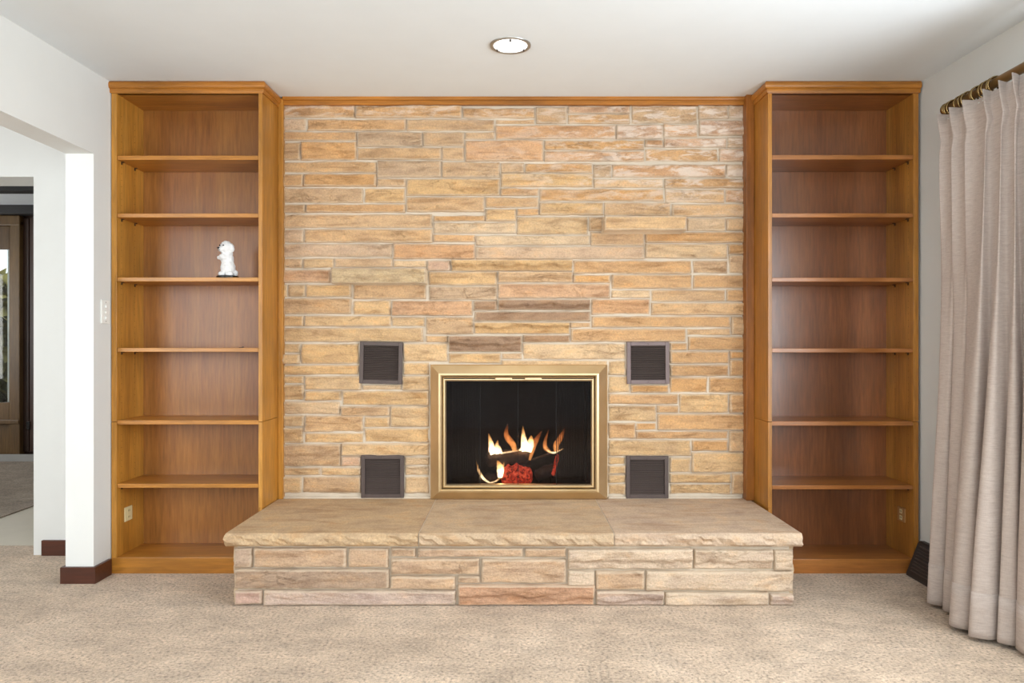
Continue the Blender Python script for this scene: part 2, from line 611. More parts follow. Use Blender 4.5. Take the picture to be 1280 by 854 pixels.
def window(name, x0, x1, y0, y1, z0, z1, axis, label):
    root = bpy.data.objects.new(name, None)
    C.objects.link(root)
    struct(root, label, 'window')
    t, d = 0.05, 0.05
    if axis == 'X':
        xm = (x0 + x1) / 2
        bm = bmesh.new()
        box_bm(bm, xm - d / 2, xm + d / 2, y0, y0 + t, z0, z1)
        box_bm(bm, xm - d / 2, xm + d / 2, y1 - t, y1, z0, z1)
        box_bm(bm, xm - d / 2, xm + d / 2, y0 + t, y1 - t, z0, z0 + t)
        box_bm(bm, xm - d / 2, xm + d / 2, y0 + t, y1 - t, z1 - t, z1)
        box_bm(bm, xm - d / 2, xm + d / 2, (y0 + y1) / 2 - t / 2, (y0 + y1) / 2 + t / 2, z0 + t, z1 - t)
        bm_obj('window_frame', bm, M['white'], root)
        ym = (y0 + y1) / 2
        for a, b_ in ((y0 + t, ym - t / 2), (ym + t / 2, y1 - t)):
            box('pane', xm - .003, xm + .003, a, b_, z0 + t, z1 - t, M['glass'], root)
        box('window_sill', x0 - .03, xm, y0, y1, z0 - .025, z0, M['white'], root)
    else:
        ym = (y0 + y1) / 2
        bm = bmesh.new()
        box_bm(bm, x0, x0 + t, ym - d / 2, ym + d / 2, z0, z1)
        box_bm(bm, x1 - t, x1, ym - d / 2, ym + d / 2, z0, z1)
        box_bm(bm, x0 + t, x1 - t, ym - d / 2, ym + d / 2, z0, z0 + t)
        box_bm(bm, x0 + t, x1 - t, ym - d / 2, ym + d / 2, z1 - t, z1)
        bm_obj('window_frame', bm, M['white'], root)
        box('pane', x0 + t, x1 - t, ym - .003, ym + .003, z0 + t, z1 - t, M['glass'], root)
        box('window_sill', x0, x1, ym, y1 + .04, z0 - .025, z0, M['white'], root)
    return root


window('window_1', XR, XR + .15, WY0, WY1, WZ0, WZ1, 'X', 'white framed side window beside the curtain')
window('window_2', -1.5, 1.7, YREAR - .12, YREAR, .98, 2.12, 'Y', 'white framed picture window opposite the fireplace')

# hall wall facing the room, with the second opening
XO, YH = wx(42, 3.894), 3.894
boxes('wall_hall', [(XO, XJ, YH, YH + .226, 0, 2.5), (-3.6, XO, YH, YH + .226, 2.046, 2.5), (-3.7, -3.45, YH, YH + .226, 0, 2.046)],
      M['wall'], 'white hall wall with an opening to the panelled room', 'wall')
boxes('wall_hall_side', [(-3.82, -3.7, YREAR, YH + .226, 0, 2.5)], M['wall'], 'white side wall of the hall', 'wall')

# ------------------------------------------------------------------ the panelled room beyond
YP = 7.12
ZF = 2.51
struct(box('ceiling_far_room', -7.1, -2.2, YH + .226, 7.4, ZF, ZF + .05, M['ceil']), 'white ceiling of the panelled room', 'ceiling')
wp = boxes('wall_panelled', [(-7.1, -5.9, YP + .02, YP + .12, 0, ZF), (-4.885, -2.2, YP + .02, YP + .12, 0, ZF), (-5.9, -4.885, YP + .02, YP + .12, 2.32, ZF)],
           M['panelw'], 'dark wood plank wall of the room beyond the hall', 'wall')
x = -4.885
while x < -3.4:
    w_ = 0.085 + 0.03 * R.random()
    box('plank', x + .004, x + w_ - .004, YP - .004 * R.random(), YP + .03, 0.09, 2.40, M['panelw'], wp, .004)
    x += w_
x = -6.0
for k in range(9):
    box('plank', x - .1 - k * .11, x - .004 - k * .11, YP, YP + .03, 0.09, 2.40, M['panelw'], wp, .004)
boxes('wall_far_right', [(-2.35, -2.2, YH + .226, 7.3, 0, ZF)], M['wall'], 'side wall of the panelled room', 'wall')
boxes('wall_far_left', [(-7.15, -7.0, YH + .1, 7.3, 0, .6), (-7.15, -7.0, YH + .1, 7.3, 2.2, ZF), (-7.15, -7.0, YH + .1, 4.5, .6, 2.2), (-7.15, -7.0, 6.3, 7.3, .6, 2.2)], M['wall'], 'window wall of the panelled room', 'wall')
boxes('wall_far_front', [(-7.1, -3.7, YH + .1, YH + .226, 0, ZF)], M['wall'], 'white wall of the panelled room next to the hall', 'wall')
struct(box('baseboard_far', -7, -2.4, YP - .075, YP - .062, 0, .075, M['greybase']), 'grey baseboard under the dark planks', 'baseboard')
tag(box('ceiling_beam', -7, -2.4, YP - .12, YP + .02, wz(270, YP), ZF, M['beam'], None, .004), 'black beam along the top of the plank wall', 'beam')
yb_ = 6.3
tag(box('ceiling_beam', -7, -2.4, yb_ - .14, yb_, ZF - .045, ZF, M['beam'], None, .004), 'thin black ceiling beam nearer the hall opening', 'beam')

# the door in the plank wall: frame, stiles, rails, pane, lower panel
dr = bpy.data.objects.new('door_1', None)
C.objects.link(dr)
struct(dr, 'brown wooden door with a tall glass pane', 'door')
DX0, DX1 = -5.9, -4.885
ztop = wz(283, YP)
box('door_frame', DX1 - .06, DX1 + .035, YP - .05, YP + .05, 0, ztop + .05, M['doorw'], dr, .008)
box('door_frame', DX0 - .03, DX0 + .06, YP - .05, YP + .05, 0, ztop + .05, M['doorw'], dr, .008)
box('door_frame', DX0 - .03, DX1 + .035, YP - .052, YP + .05, ztop, ztop + .10, M['doorw'], dr, .008)
xs = wx(13, YP)
box('stile', xs, DX1 - .062, YP - .02, YP + .03, .01, ztop, M['doorw'], dr, .004)
box('stile', DX0 + .062, DX0 + .2, YP - .02, YP + .03, .01, ztop, M['doorw'], dr, .004)
zg0, zg1 = wz(503, YP), wz(312, YP)
box('rail', DX0 + .2, xs, YP - .018, YP + .03, zg1, ztop, M['doorw'], dr, .004)
box('rail', DX0 + .2, xs, YP - .018, YP + .03, zg0 - .18, zg0, M['doorw'], dr, .004)
box('lower_panel', DX0 + .2, xs, YP - .006, YP + .02, .01, zg0 - .18, M['doorw'], dr, .004)
box('pane', DX0 + .2, xs, YP + .002, YP + .008, zg0, zg1, M['glass'], dr)
box('blind_strip', xs - .05, xs - .012, YP + .03, YP + .036, zg0, zg1, M['white'], dr)
box('rail', DX0 + .02, DX1 + .03, YP - .06, YP - .018, wz(527, YP) - .02, wz(527, YP) + .02, M['doorw'], dr, .006)
# outlet on the planks
tag(box('wall_socket', wx(34, YP), wx(38, YP), YP - .014, YP, wz(537, YP), wz(527, YP), M['black'], None, .003), 'small dark socket plate on the plank wall', 'socket')
# shrub in the garden outside the door
bm = bmesh.new()
for k in range(1500):
    th, ph, r_ = R.random() * 6.28, R.random() * 3.14, 0.8 * R.random() ** .4
    c = Vector((-6.2 + 1.5 * r_ * math.cos(th) * math.sin(ph), 8.6 + .5 * r_ * math.sin(th) * math.sin(ph), 1.0 + 1.15 * r_ * math.cos(ph)))
    a = Vector((R.uniform(-1, 1), R.uniform(-1, 1), R.uniform(-1, 1))) * .2
    b_ = a.cross(Vector((R.uniform(-1, 1), R.uniform(-1, 1), 1))).normalized() * .12
    bm.faces.new([bm.verts.new(c + q) for q in (a, b_, -a, -b_)])
o = bm_obj('garden_shrub', bm, M['leaf'])
tag(o, 'green garden shrub outside the brown glazed door', 'shrub')
struct(box('ground', -9, -3, 7.35, 12, -.2, -.02, M['leaf']), 'garden ground outside the glazed door', 'ground')

# ------------------------------------------------------------------ baseboards
o = boxes('baseboard_left', [(XL, XL + .016, YJ, 3.56, 0, .078), (XJ - .016, XL + .016, YJ - .016, YJ, 0, .078), (XJ - .016, XJ, YJ, YH, 0, .078)],
          M['base'], 'brown wooden baseboard wrapping the opening jamb', 'baseboard')
o = boxes('baseboard_hall', [(wx(54, YH), XJ - .016, YH - .016, YH, 0, .082)], M['base'], 'short brown baseboard on the hall wall', 'baseboard')
o = boxes('baseboard_right', [(XR - .016, XR, YREAR, 2.85, 0, .078)], M['base'], 'brown baseboard under the side window', 'baseboard')

# ------------------------------------------------------------------ stone chimney wall
FX0, FX1 = wx(553, 3.80), wx(744, 3.80)       # firebox opening
FZ0, FZ1 = 0.3192, wz(469, 3.80)
bm = bmesh.new()
YM = YS + .002
for b_ in ((-1.30, FX0, YM, YM + .12, 0, 2.5), (FX1, 1.32, YM, YM + .12, 0, 2.5),
           (FX0, FX1, YM, YM + .12, FZ1, 2.5), (FX0, FX1, YM, YM + .12, 0, FZ0 - .03)):
    box_bm(bm, *b_)
wall_back = struct(bm_obj('wall_back', bm, M['mortar']), 'coursed tan sandstone chimney wall with pale mortar', 'wall')

PAL = {'t': (212, 176, 136), 'o': (214, 166, 114), 'p': (214, 176, 150), 'g': (198, 168, 136), 'd': (168, 136, 108),
       'y': (220, 184, 136), 'c': (226, 198, 162), 'w': (212, 184, 158), 'r': (214, 166, 126)}


def stone(u, Yplane, x0, x1, z0, z1, col, mat, parent, proud=0.0, amp=0.006, ridge=None, depth=0.03, seed=0, dens=0.014, side=None):
    w, h = x1 - x0, z1 - z0
    if ridge:
        dens = .009
    nx = max(4, min(70 if ridge else 40, int(w / dens)))
    nz = max(5, min(14 if ridge else 8, int(h / (0.007 if ridge else 0.012))))
    tx = [0, .004 / w] + [i / nx for i in range(1, nx)] + [1 - .004 / w, 1]
    tz = [0, .004 / h] + [i / nz for i in range(1, nz)] + [1 - .004 / h, 1]
    verts, faces = [], []
    s = Vector((seed * 3.71, seed * 1.37, seed * 0.93))
    for j, b_ in enumerate(tz):
        for i, a in enumerate(tx):
            px, pz = x0 + a * w, z0 + b_ * h
            q = Vector((px * 7, 0, pz * 16)) + s
            d = mnoise.noise(q) * amp + abs(mnoise.noise(q * 2.3 + Vector((4, 1, 0)))) * amp * 0.9 + mnoise.noise(q * 5.1) * amp * .35
            st_ = mnoise.noise(Vector((px * 5 + pz * 6, 2, pz * 11 - px * 2)) + s) * 3.2
            fl_ = math.floor(st_)
            fr_ = min(1, max(0, (st_ - fl_ - .72) / .28))
            d += (fl_ + fr_) * amp * .34
            if ridge:
                hgt = ridge[0] + .25 * mnoise.noise(Vector((px * 9, 0, 0)) + s) + .1 * mnoise.noise(Vector((px * 30, 0, 0)) + s)
                t = max(0, min(1, (b_ - hgt) / .09 + .5))
                d += ridge[1] * (t * t * (3 - 2 * t) - .3)
            d = max(d, -.006) + .006
            edge = (i in (0, len(tx) - 1)) or (j in (0, len(tz) - 1))
            if edge:
                d -= .007
                k1 = mnoise.noise(Vector((px * 13, 5, pz * 13)) + s) * .0028
                k2 = mnoise.noise(Vector((px * 13, 9, pz * 13)) + s) * .0028
                if i in (0, len(tx) - 1):
                    px += k1
                if j in (0, len(tz) - 1):
                    pz += k2
            verts.append((px, Yplane - proud - d, pz))
    W, H = len(tx), len(tz)
    for j in range(H - 1):
        for i in range(W - 1):
            faces.append((j * W + i, j * W + i + 1, (j + 1) * W + i + 1, (j + 1) * W + i))
    ring = [i for i in range(W)] + [j * W + W - 1 for j in range(1, H)] + [(H - 1) * W + i for i in range(W - 2, -1, -1)] + [j * W for j in range(H - 2, 0, -1)]
    base = len(verts)
    for r_ in ring:
        v = verts[r_]
        verts.append((v[0], Yplane + depth, v[2]))
    L = len(ring)
    for k in range(L):
        k2 = (k + 1) % L
        faces.append((ring[k2], ring[k], base + k, base + k2))
    faces.append(tuple(base + k for k in range(L)))
    if side:
        verts = [side(v) for v in verts]
    o = mesh_obj('stone', verts, faces, mat, parent, True)
    ea = o.data.attributes.new('edge', 'FLOAT', 'POINT')
    vals = []
    for j in range(H):
        for i in range(W):
            vals.append(1.0 if (i < 2 or j < 2 or i > W - 3 or j > H - 3) else 0.0)
    ea.data.foreach_set('value', vals + [1.0] * L)
    o.color = col
    return o


# stones traced as [u0, v0, u1, v1, tint] in a 4.267x enlargement whose origin is pixel (340, 120)
S = [
 (60,47,443,117,'o'),(447,52,1012,120,'o'),(1016,65,1402,121,'o'),(1192,126,1402,153,'t'),(1408,62,1572,150,'g'),
 (1578,56,1908,95,'p'),(1578,98,1908,150,'o'),(1918,52,2266,148,'g'),(2272,52,2430,125,'w'),(2434,52,2523,125,'w'),(2276,130,2523,214,'p'),
 (60,122,183,187,'w'),(187,124,715,188,'o'),(719,126,1187,188,'t'),(1192,157,1832,232,'r'),(1836,155,2083,232,'p'),(2088,152,2270,222,'r'),
 (60,192,453,240,'o'),(60,246,152,345,'t'),(156,245,452,345,'o'),(457,194,803,272,'g'),(807,194,1026,270,'g'),(1030,194,1187,233,'t'),
 (1031,237,1447,350,'r'),(457,276,903,342,'t'),(907,275,1026,346,'t'),
 (1452,237,1985,291,'o'),(1452,295,1985,352,'r'),(1989,237,2084,276,'r'),(2089,226,2424,277,'p'),(2428,220,2523,277,'w'),(1989,282,2378,352,'o'),(2382,282,2523,352,'p'),
 (60,350,558,412,'t'),(562,347,903,437,'g'),(907,352,1216,437,'t'),(1221,357,1345,412,'t'),(60,418,168,487,'o'),(172,417,558,485,'o'),(562,442,714,485,'t'),
 (718,443,1215,534,'y'),(1221,416,1711,488,'y'),(1348,358,1708,412,'o'),(1714,365,1810,438,'g'),(1814,365,2418,436,'r'),(2422,365,2523,436,'w'),
 (1716,442,2086,492,'t'),(2091,442,2523,494,'o'),(1219,493,1422,535,'o'),(1139,540,1422,598,'t'),(1427,497,2090,563,'o'),(2095,499,2412,572,'t'),(2416,499,2523,572,'r'),
 (1427,569,1765,638,'y'),(1770,568,2128,640,'t'),(2132,577,2523,646,'t'),
 (60,490,488,573,'t'),(492,490,711,573,'y'),(717,539,1134,621,'t'),(60,578,180,626,'t'),(184,578,711,624,'o'),(60,631,857,706,'t'),
 (862,638,1136,670,'o'),(1139,603,1302,670,'y'),(862,675,1302,735,'c'),(1306,603,1425,640,'o'),(1306,645,1685,741,'y'),(1690,645,2210,722,'t'),(2215,652,2418,722,'c'),(2422,652,2523,722,'t'),
 (60,711,170,784,'w'),(174,711,857,784,'t'),(862,740,1083,780,'o'),(1088,745,1693,798,'c'),(1698,728,1984,800,'g'),(1990,727,2523,785,'o'),(1990,790,2427,868,'c'),(2431,790,2523,846,'o'),
 (60,789,642,861,'w'),(648,789,1083,872,'r'),(1088,803,1984,872,'w'),
 (60,866,164,920,'t'),(168,866,332,920,'y'),(336,866,644,914,'t'),(649,877,825,914,'c'),(829,879,952,934,'p'),(957,877,1602,936,'y','R'),
 (1607,877,2237,950,'o'),(2243,877,2430,948,'t'),(2435,850,2523,948,'t'),
 (60,926,312,996,'r'),(316,918,826,1000,'t'),(838,938,1199,1011,'y'),(1206,940,1602,996,'t','R'),(1607,955,1803,998,'o'),(1811,954,2238,1030,'o'),(2244,953,2523,1027,'o'),
 (60,1004,82,1074,'y'),(86,1006,179,1074,'y'),(183,1006,424,1074,'y'),(434,1004,824,1085,'t'),(838,1015,1199,1089,'g'),(1206,1001,1803,1081,'r'),(1809,1035,2016,1078,'c'),
 (2021,1034,2417,1098,'t'),(2421,1032,2523,1097,'o'),
 (60,1079,425,1165,'t'),(434,1090,634,1168,'y'),(640,1092,1070,1173,'r','K'),(1076,1092,1200,1145,'d'),(1206,1087,1697,1144,'d','R'),(1702,1083,2014,1166,'r'),(2022,1103,2523,1170,'t'),
 (1080,1149,1697,1203,'d'),(60,1172,171,1230,'y'),(175,1172,636,1230,'y'),(640,1178,816,1230,'y'),(822,1178,1075,1273,'g'),(1080,1208,1587,1270,'y','B'),
 (1591,1207,1700,1236,'t'),(1705,1175,2443,1235,'o'),(2448,1176,2523,1276,'t'),
 (60,1236,808,1313,'y'),(822,1278,938,1315,'t'),(943,1279,1332,1366,'d','R'),(1338,1275,1590,1315,'d'),(1594,1241,2206,1312,'o'),(2211,1240,2443,1278,'t'),(2218,1283,2523,1357,'o'),
 (60,1320,152,1371,'y'),(60,1376,152,1430,'y'),(158,1320,466,1430,'y'),(702,1320,938,1418,'y'),(943,1371,1221,1425,'y'),(1226,1371,1332,1404,'t'),(1338,1320,1888,1406,'c'),(1226,1410,1790,1438,'c'),
 (2122,1318,2213,1357,'o'),(2122,1362,2434,1428,'o'),(2439,1362,2523,1402,'o'),(2122,1433,2434,1495,'o'),(2439,1407,2523,1495,'o'),
 (1794,1411,1888,1488,'y'),(1794,1493,1908,1584,'y'),(1913,1540,2112,1582,'o'),(2120,1500,2323,1584,'o'),(2327,1500,2523,1584,'o'),
 (1794,1589,2166,1645,'o'),(2171,1589,2433,1690,'y'),(2438,1589,2523,1690,'o'),(1794,1650,2049,1738,'y'),(2053,1650,2166,1690,'o'),(2055,1695,2523,1781,'o'),
 (1794,1743,1937,1828,'o'),(1941,1743,2050,1783,'o'),(1941,1787,2430,1830,'o'),(2434,1786,2523,1896,'t'),(1794,1834,2233,1920,'y'),(2238,1835,2429,1894,'o'),
 (1794,1925,1886,1967,'y'),(1794,1971,1886,2014,'y'),(2120,1929,2233,2008,'y'),(2238,1900,2523,2008,'y'),(1794,2018,1886,2065,'y'),(1794,2069,1886,2126,'y'),
 (2120,2013,2447,2064,'y'),(2120,2068,2447,2124,'y'),(2451,2013,2523,2126,'t'),
 (60,1435,464,1488,'y'),(702,1423,838,1488,'y'),(60,1493,172,1535,'y'),(60,1539,172,1625,'y'),(177,1493,478,1568,'y'),(484,1540,690,1568,'c'),(695,1493,838,1570,'y'),
 (178,1573,370,1625,'y'),(375,1573,838,1650,'y'),(60,1630,364,1698,'c'),(370,1655,628,1707,'g'),(633,1655,838,1765,'y'),
 (60,1703,173,1763,'y'),(178,1704,488,1792,'t'),(493,1712,628,1768,'y'),(60,1768,168,1851,'y'),(173,1797,489,1851,'y'),(494,1772,838,1848,'y'),
 (60,1856,369,1975,'g'),(374,1853,838,1918,'y'),(374,1922,476,1975,'p'),(707,1924,838,1970,'c'),(60,1981,259,2024,'y'),(263,1981,476,2024,'y'),(707,1974,838,2025,'c'),
 (60,2029,160,2118,'y'),(164,2029,476,2118,'g'),(707,2029,838,2118,'c'),
]
K = 300 / 1280.0


def u2x(u): return wx(340 + K * u, YS)
def v2z(v): return wz(120 + K * v, YS)


for n_, st in enumerate(S):
    u0, v0, u1, v1, c = st[:5]
    fl = st[5] if len(st) > 5 else ''
    mean = (212, 176, 134)
    rgb = tuple(q * .68 + m_ * .32 for q, m_ in zip(PAL[c], mean)) if c != 'd' else PAL[c]
    j = R.uniform(-6, 6)
    wm = R.uniform(-5, 5)
    rgb = ((rgb[0] + j + wm * .4) * .965, (rgb[1] + j - wm * .2) * .955, (rgb[2] + j - wm) * .95)
    um, vm = (u0 + u1) / 2, (v0 + v1) / 2
    ridge = None
    amp = 0.007 + .006 * R.random()
    if v0 > 1300:
        amp += .002
    if fl == 'R':
        ridge, amp = (0.45, 0.034), .009
    if fl == 'B':
        ridge, amp = (0.55, 0.038), .009
    if fl == 'K':
        ridge, amp = (0.5, -0.024), .008
    g_ = 0.9
    stone(n_, YS, u2x(u0 + g_), u2x(u1 - g_), v2z(v1 - g_), v2z(v0 + g_), lin(*rgb), M['stone'], wall_back,
          R.uniform(-.002, .008) + (.006 if fl else 0), amp, ridge, seed=n_ + 1)
# two projecting ledge stones
stone(0, YS - .10, wx(414, YS - .11), wx(531.5, YS - .11), wz(354, YS - .11), wz(335.5, YS - .11), lin(196, 170, 134), M['stone'], wall_back, .004, .008, (0.5, .008), depth=.11, seed=901)
stone(0, YS - .14, wx(756, YS - .15), wx(858.5, YS - .15), wz(287.5, YS - .15), wz(270, YS - .15), lin(210, 172, 128), M['stone'], wall_back, .004, .008, None, depth=.15, seed=902)
# flush mortar fillet where the wall meets the hearth slab
bm = bmesh.new()
for a, b_ in ((-1.245, wx(539, YS)), (wx(760, YS), 1.21)):
    box_bm(bm, a, b_, YS - .014, YS + .01, .318, .329, .004)
bm_obj('mortar_fillet', bm, M['mortar'], wall_back)

# ------------------------------------------------------------------ trims round the stone
tz1 = wz(131, YS - .02)
bm = bmesh.new()
box_bm(bm, -1.225, 1.235, YS - .022, YS + .03, tz1, 2.46, .002)
box_bm(bm, -1.225, 1.235, YS - .034, YS - .012, tz1 + .022, 2.46, .006)
struct(bm_obj('trim_1', bm, M['trimx']), 'horizontal wooden moulding above the stone wall', 'trim')
bm = bmesh.new()
box_bm(bm, -1.248, wx(353.5, YS - .03), YS - .03, YS + .03, .32, tz1 + .03, .003)
struct(bm_obj('trim_2', bm, M['wood']), 'narrow wooden strip between stone and left bookcase', 'trim')
bm = bmesh.new()
box_bm(bm, wx(933, 3.775), 1.2635, 3.775, YS + .03, .32, tz1 + .05, .003)
struct(bm_obj('trim_3', bm, M['trimwood']), 'brown wooden strip between stone and right bookcase', 'trim')

# ------------------------------------------------------------------ raised hearth
YF = 3.134
HZ = 0.3192
hearth = thing('raised_hearth', 'raised sandstone hearth with thick rough-edged slabs before the fireplace', 'hearth', (0, 3.45, 0))
box('core', -1.205, 1.205, YF + .015, YS - .005, 0, HZ - .058, M['mortar'], hearth)
HS = [
 (78,258,157,346,'g'),(164,258,564,344,'t'),(572,260,747,346,'t'),(756,260,866,299,'t'),(871,260,1328,299,'t'),(1333,260,1515,300,'t'),
 (756,305,1141,376,'t'),(1147,307,1515,411,'t'),(756,381,1037,438,'t'),(1045,380,1141,411,'t'),(1047,417,1636,508,'r'),
 (78,350,750,438,'g'),(80,443,201,504,'p'),(206,443,1037,508,'w'),
 (1521,262,2061,353,'c'),(2066,265,2407,353,'c'),(2412,268,2497,357,'c'),(1521,358,1636,424,'c'),(1642,359,1853,441,'t'),(1858,359,2497,446,'c'),
 (1642,446,1937,515,'w'),(1942,451,2390,515,'c'),(2395,458,2497,515,'w')]
K2 = 370 / 1280.0
for n_, (u0, v0, u1, v1, c) in enumerate(HS):
    rgb = PAL[c]
    j = R.uniform(-7, 7) + 4
    rgb = [q + j for q in rgb]
    rgb = (rgb[0] * .91, rgb[1] * .915, rgb[2] * .96)
    rd = (0.4, .014) if n_ in (10, 14, 15, 20, 22) else None
    stone(n_, YF, wx(270 + K2 * (u0 + 2), YF), wx(270 + K2 * (u1 - 2), YF), max(.001, wz(610 + K2 * (v1 - 2), YF)), wz(610 + K2 * (v0 + 2), YF),
          lin(*rgb), M['stone_hearth'], hearth, R.uniform(0, .006), .007, rd, depth=.03, seed=300 + n_)
# side faces of the hearth (three courses each)
for sgn in (-1, 1):
    z = .003
    for ci, hh in enumerate((.075, .10, .08)):
        cut = (.35, .55, .3)[ci]
        ys = YF + .012
        for a, b_ in ((ys, ys + cut), (ys + cut, YS - .01)):
            def sd(v, sg=sgn):
                return (sg * (1.217 + (YF - v[1])), v[0], v[2])
            stone(0, YF, a + .004, b_ - .004, z, z + hh - .004, lin(208, 176, 130), M['stone_hearth'], hearth, 0, .006, None, .02, 400 + ci + 7 * sgn, side=sd)
        z += hh + .002


def slab(x0, x1, seed, col, e0, e1):
    """thick capping slab, top flat, front edge rock-faced"""
    zt, zb, yf, yb2 = HZ, HZ - .057, 3.105, YS + .006
    s = Vector((seed * 2.1, seed, 0))
    n = int((x1 - x0) / .014)
    prof = [(yb2, zt, 0), (yf + .30, zt, 0), (yf + .012, zt, .3), (yf + .002, zt - .008, .7), (yf - .002, zt - .02, 1), (yf + .001, zt - .033, 1), (yf + .004, zt - .046, 1), (yf + .012, zb, .4), (yb2, zb, 0)]
    verts, faces = [], []
    for i in range(n + 1):
        xx = x0 + (x1 - x0) * i / n
        for (yy, zz, k) in prof:
            q = Vector((xx * 22, zz * 50, 0)) + s
            qq = Vector((xx * 9 + zz * 22, zz * 16, 0)) + s
            d = (abs(mnoise.noise(qq)) * .024 + abs(mnoise.noise(q)) * .010 + mnoise.noise(q * 2.4) * .004 - .005) * k
            dz = (mnoise.noise(Vector((xx * 15, 3, zz * 30)) + s) * .003) * k if k < 1 else 0
            ex = 0
            if i == 0 and e0:
                ex = .006 * mnoise.noise(q)
            if i == n and e1:
                ex = .006 * mnoise.noise(q)
            verts.append((xx + ex, yy - d, zz + dz))
    P_ = len(prof)
    for i in range(n):
        for k in range(P_):
            k2 = (k + 1) % P_
            faces.append((i * P_ + k, i * P_ + k2, (i + 1) * P_ + k2, (i + 1) * P_ + k))
    faces.append(tuple(range(P_ - 1, -1, -1)))
    faces.append(tuple(n * P_ + k for k in range(P_)))
    o = mesh_obj('slab', verts, faces, M['slab'], hearth)
    o.color = col
    return o


slab(-1.2465, -.413, 1, lin(192, 164, 130), 1, 0)
slab(-.408, .432, 2, lin(194, 168, 138), 0, 0)
slab(.437, 1.2465, 3, lin(196, 172, 148), 0, 1)
box('slab_joint', -.413, -.408, 3.115, YS, HZ - .05, HZ - .002, M['mortar'], hearth)
box('slab_joint', .432, .437, 3.115, YS, HZ - .05, HZ - .002, M['mortar'], hearth)
adopt(hearth)

# ------------------------------------------------------------------ firebox
bm = bmesh.new()
fy1 = 4.42
box_bm(bm, FX0 - .06, FX0, YM + .02, fy1, FZ0 - .06, FZ1 + .06)
box_bm(bm, FX1, FX1 + .06, YM + .02, fy1, FZ0 - .06, FZ1 + .06)
box_bm(bm, FX0 - .06, FX1 + .06, fy1, fy1 + .06, FZ0 - .06, FZ1 + .06)
box_bm(bm, FX0, FX1, YM, fy1, FZ0 - .06, FZ0)
box_bm(bm, FX0, FX1, YM + .02, fy1, FZ1, FZ1 + .06)
struct(bm_obj('wall_firebox', bm, M['firebrick']), 'soot blackened firebox lining behind the glass doors', 'wall')

# brass fireplace doors
YD = 3.80
fd = thing('fireplace_doors', 'brushed brass fireplace surround with smoked folding glass doors', 'fireplace doors', (wx(648.7, YD), YD, HZ))


def mitred(name, ox0, ox1, oz0, oz1, ix0, ix1, iz0, iz1, prof, mat, parent):
    """picture frame; prof = [(t from outer to inner 0..1, y)] """
    corners_o = [(ox0, oz0), (ox1, oz0), (ox1, oz1), (ox0, oz1)]
    corners_i = [(ix0, iz0), (ix1, iz0), (ix1, iz1), (ix0, iz1)]
    names = ['bottom', 'side', 'top', 'side']
    for e in range(4):
        a, b_ = e, (e + 1) % 4
        verts, faces = [], []
        for c_ in (a, b_):
            for (t, y) in prof:
                verts.append((corners_o[c_][0] * (1 - t) + corners_i[c_][0] * t, y, corners_o[c_][1] * (1 - t) + corners_i[c_][1] * t))
        n = len(prof)
        for k in range(n - 1):
            faces.append((k, k + 1, n + k + 1, n + k))
        faces.append(tuple(range(n)))
        faces.append(tuple(range(2 * n - 1, n - 1, -1)))
        faces.append((0, n, 2 * n - 1, n - 1))
        mesh_obj(name, verts, faces, mat, parent)


ox0, ox1, oz0, oz1 = wx(538, YD), wx(759.5, YD), HZ + .001, wz(456, YD)
mx0, mx1, mz0, mz1 = wx(552, 3.77), wx(744.5, 3.77), wz(612, 3.77), wz(470.5, 3.77)
mitred('frame_rail', ox0, ox1, oz0, oz1, mx0, mx1, mz0, mz1,
       [(0, YS + .01), (0, YS - .028), (.06, YS - .036), (.75, YS - .074), (.9, YS - .076), (1, YS - .07), (1, YS - .03)], M['brass'], fd)
gx0, gx1, gz0, gz1 = wx(557.5, 3.80), wx(739, 3.80), wz(606, 3.80), wz(476.5, 3.80)
mitred('inner_frame', mx0 + .004, mx1 - .004, mz0 + .004, mz1 - .004, gx0, gx1, gz0, gz1,
       [(0, YS + .0), (0, YS - .046), (.3, YS - .05), (.7, YS - .05), (1, YS - .042), (1, YS)], M['brass'], fd)
pts = [gx0, wx(600, YD), wx(647.5, YD), wx(695.5, YD), gx1]
for k in range(4):
    box('glass_door', pts[k] + .002, pts[k + 1] - .002, YS - .034, YS - .028, gz0 - .004, gz1 + .006, M['fireglass'], fd)
for k in (1, 2, 3):
    box('door_seam', pts[k] - .0016, pts[k] + .0016, YS - .036, YS - .026, gz0 - .004, gz1 + .006, M['iron'], fd)
for a, b_ in ((619, 640), (656, 677)):
    bm = bmesh.new()
    box_bm(bm, wx(a, 3.76), wx(b_, 3.76), YS - .088, YS - .074, wz(475.5, 3.76), wz(472, 3.76), .004)
    for xx in (wx(a + 3, 3.76), wx(b_ - 3, 3.76)):
        box_bm(bm, xx - .004, xx + .004, YS - .076, YS - .04, wz(475, 3.76), wz(473, 3.76))
    h_ = bm_obj('handle', bm, M['brass'], fd)
box('vent_slot', mx0 + .01, mx1 - .01, YS - .052, YS - .045, gz1 + .011, gz1 + .016, M['iron'], fd)
# spark-screen curtains hang behind the glass
for (a, b_) in ((560, 600), (697, 737)):
    v_, f_ = [], []
    n = 22
    for k in range(n):
        xx = wx(a + (b_ - a) * k / (n - 1), 3.87)
        vv, ff = tube_data([(xx, 3.87 + .012 * math.sin(k * 1.3), gz0 + .01), (xx, 3.87 + .012 * math.sin(k * 1.3), gz1 + .03)], .0018, 4)
        f_ += [tuple(i + len(v_) for i in q) for q in ff]
        v_ += vv
    o = mesh_obj('spark_screen', v_, f_, M['mesh'], fd)
    o['kind'] = 'stuff'
    o['label'] = 'dark chain mesh curtain behind the glass'
adopt(fd)

# grate, logs, fire
YFI = 4.03


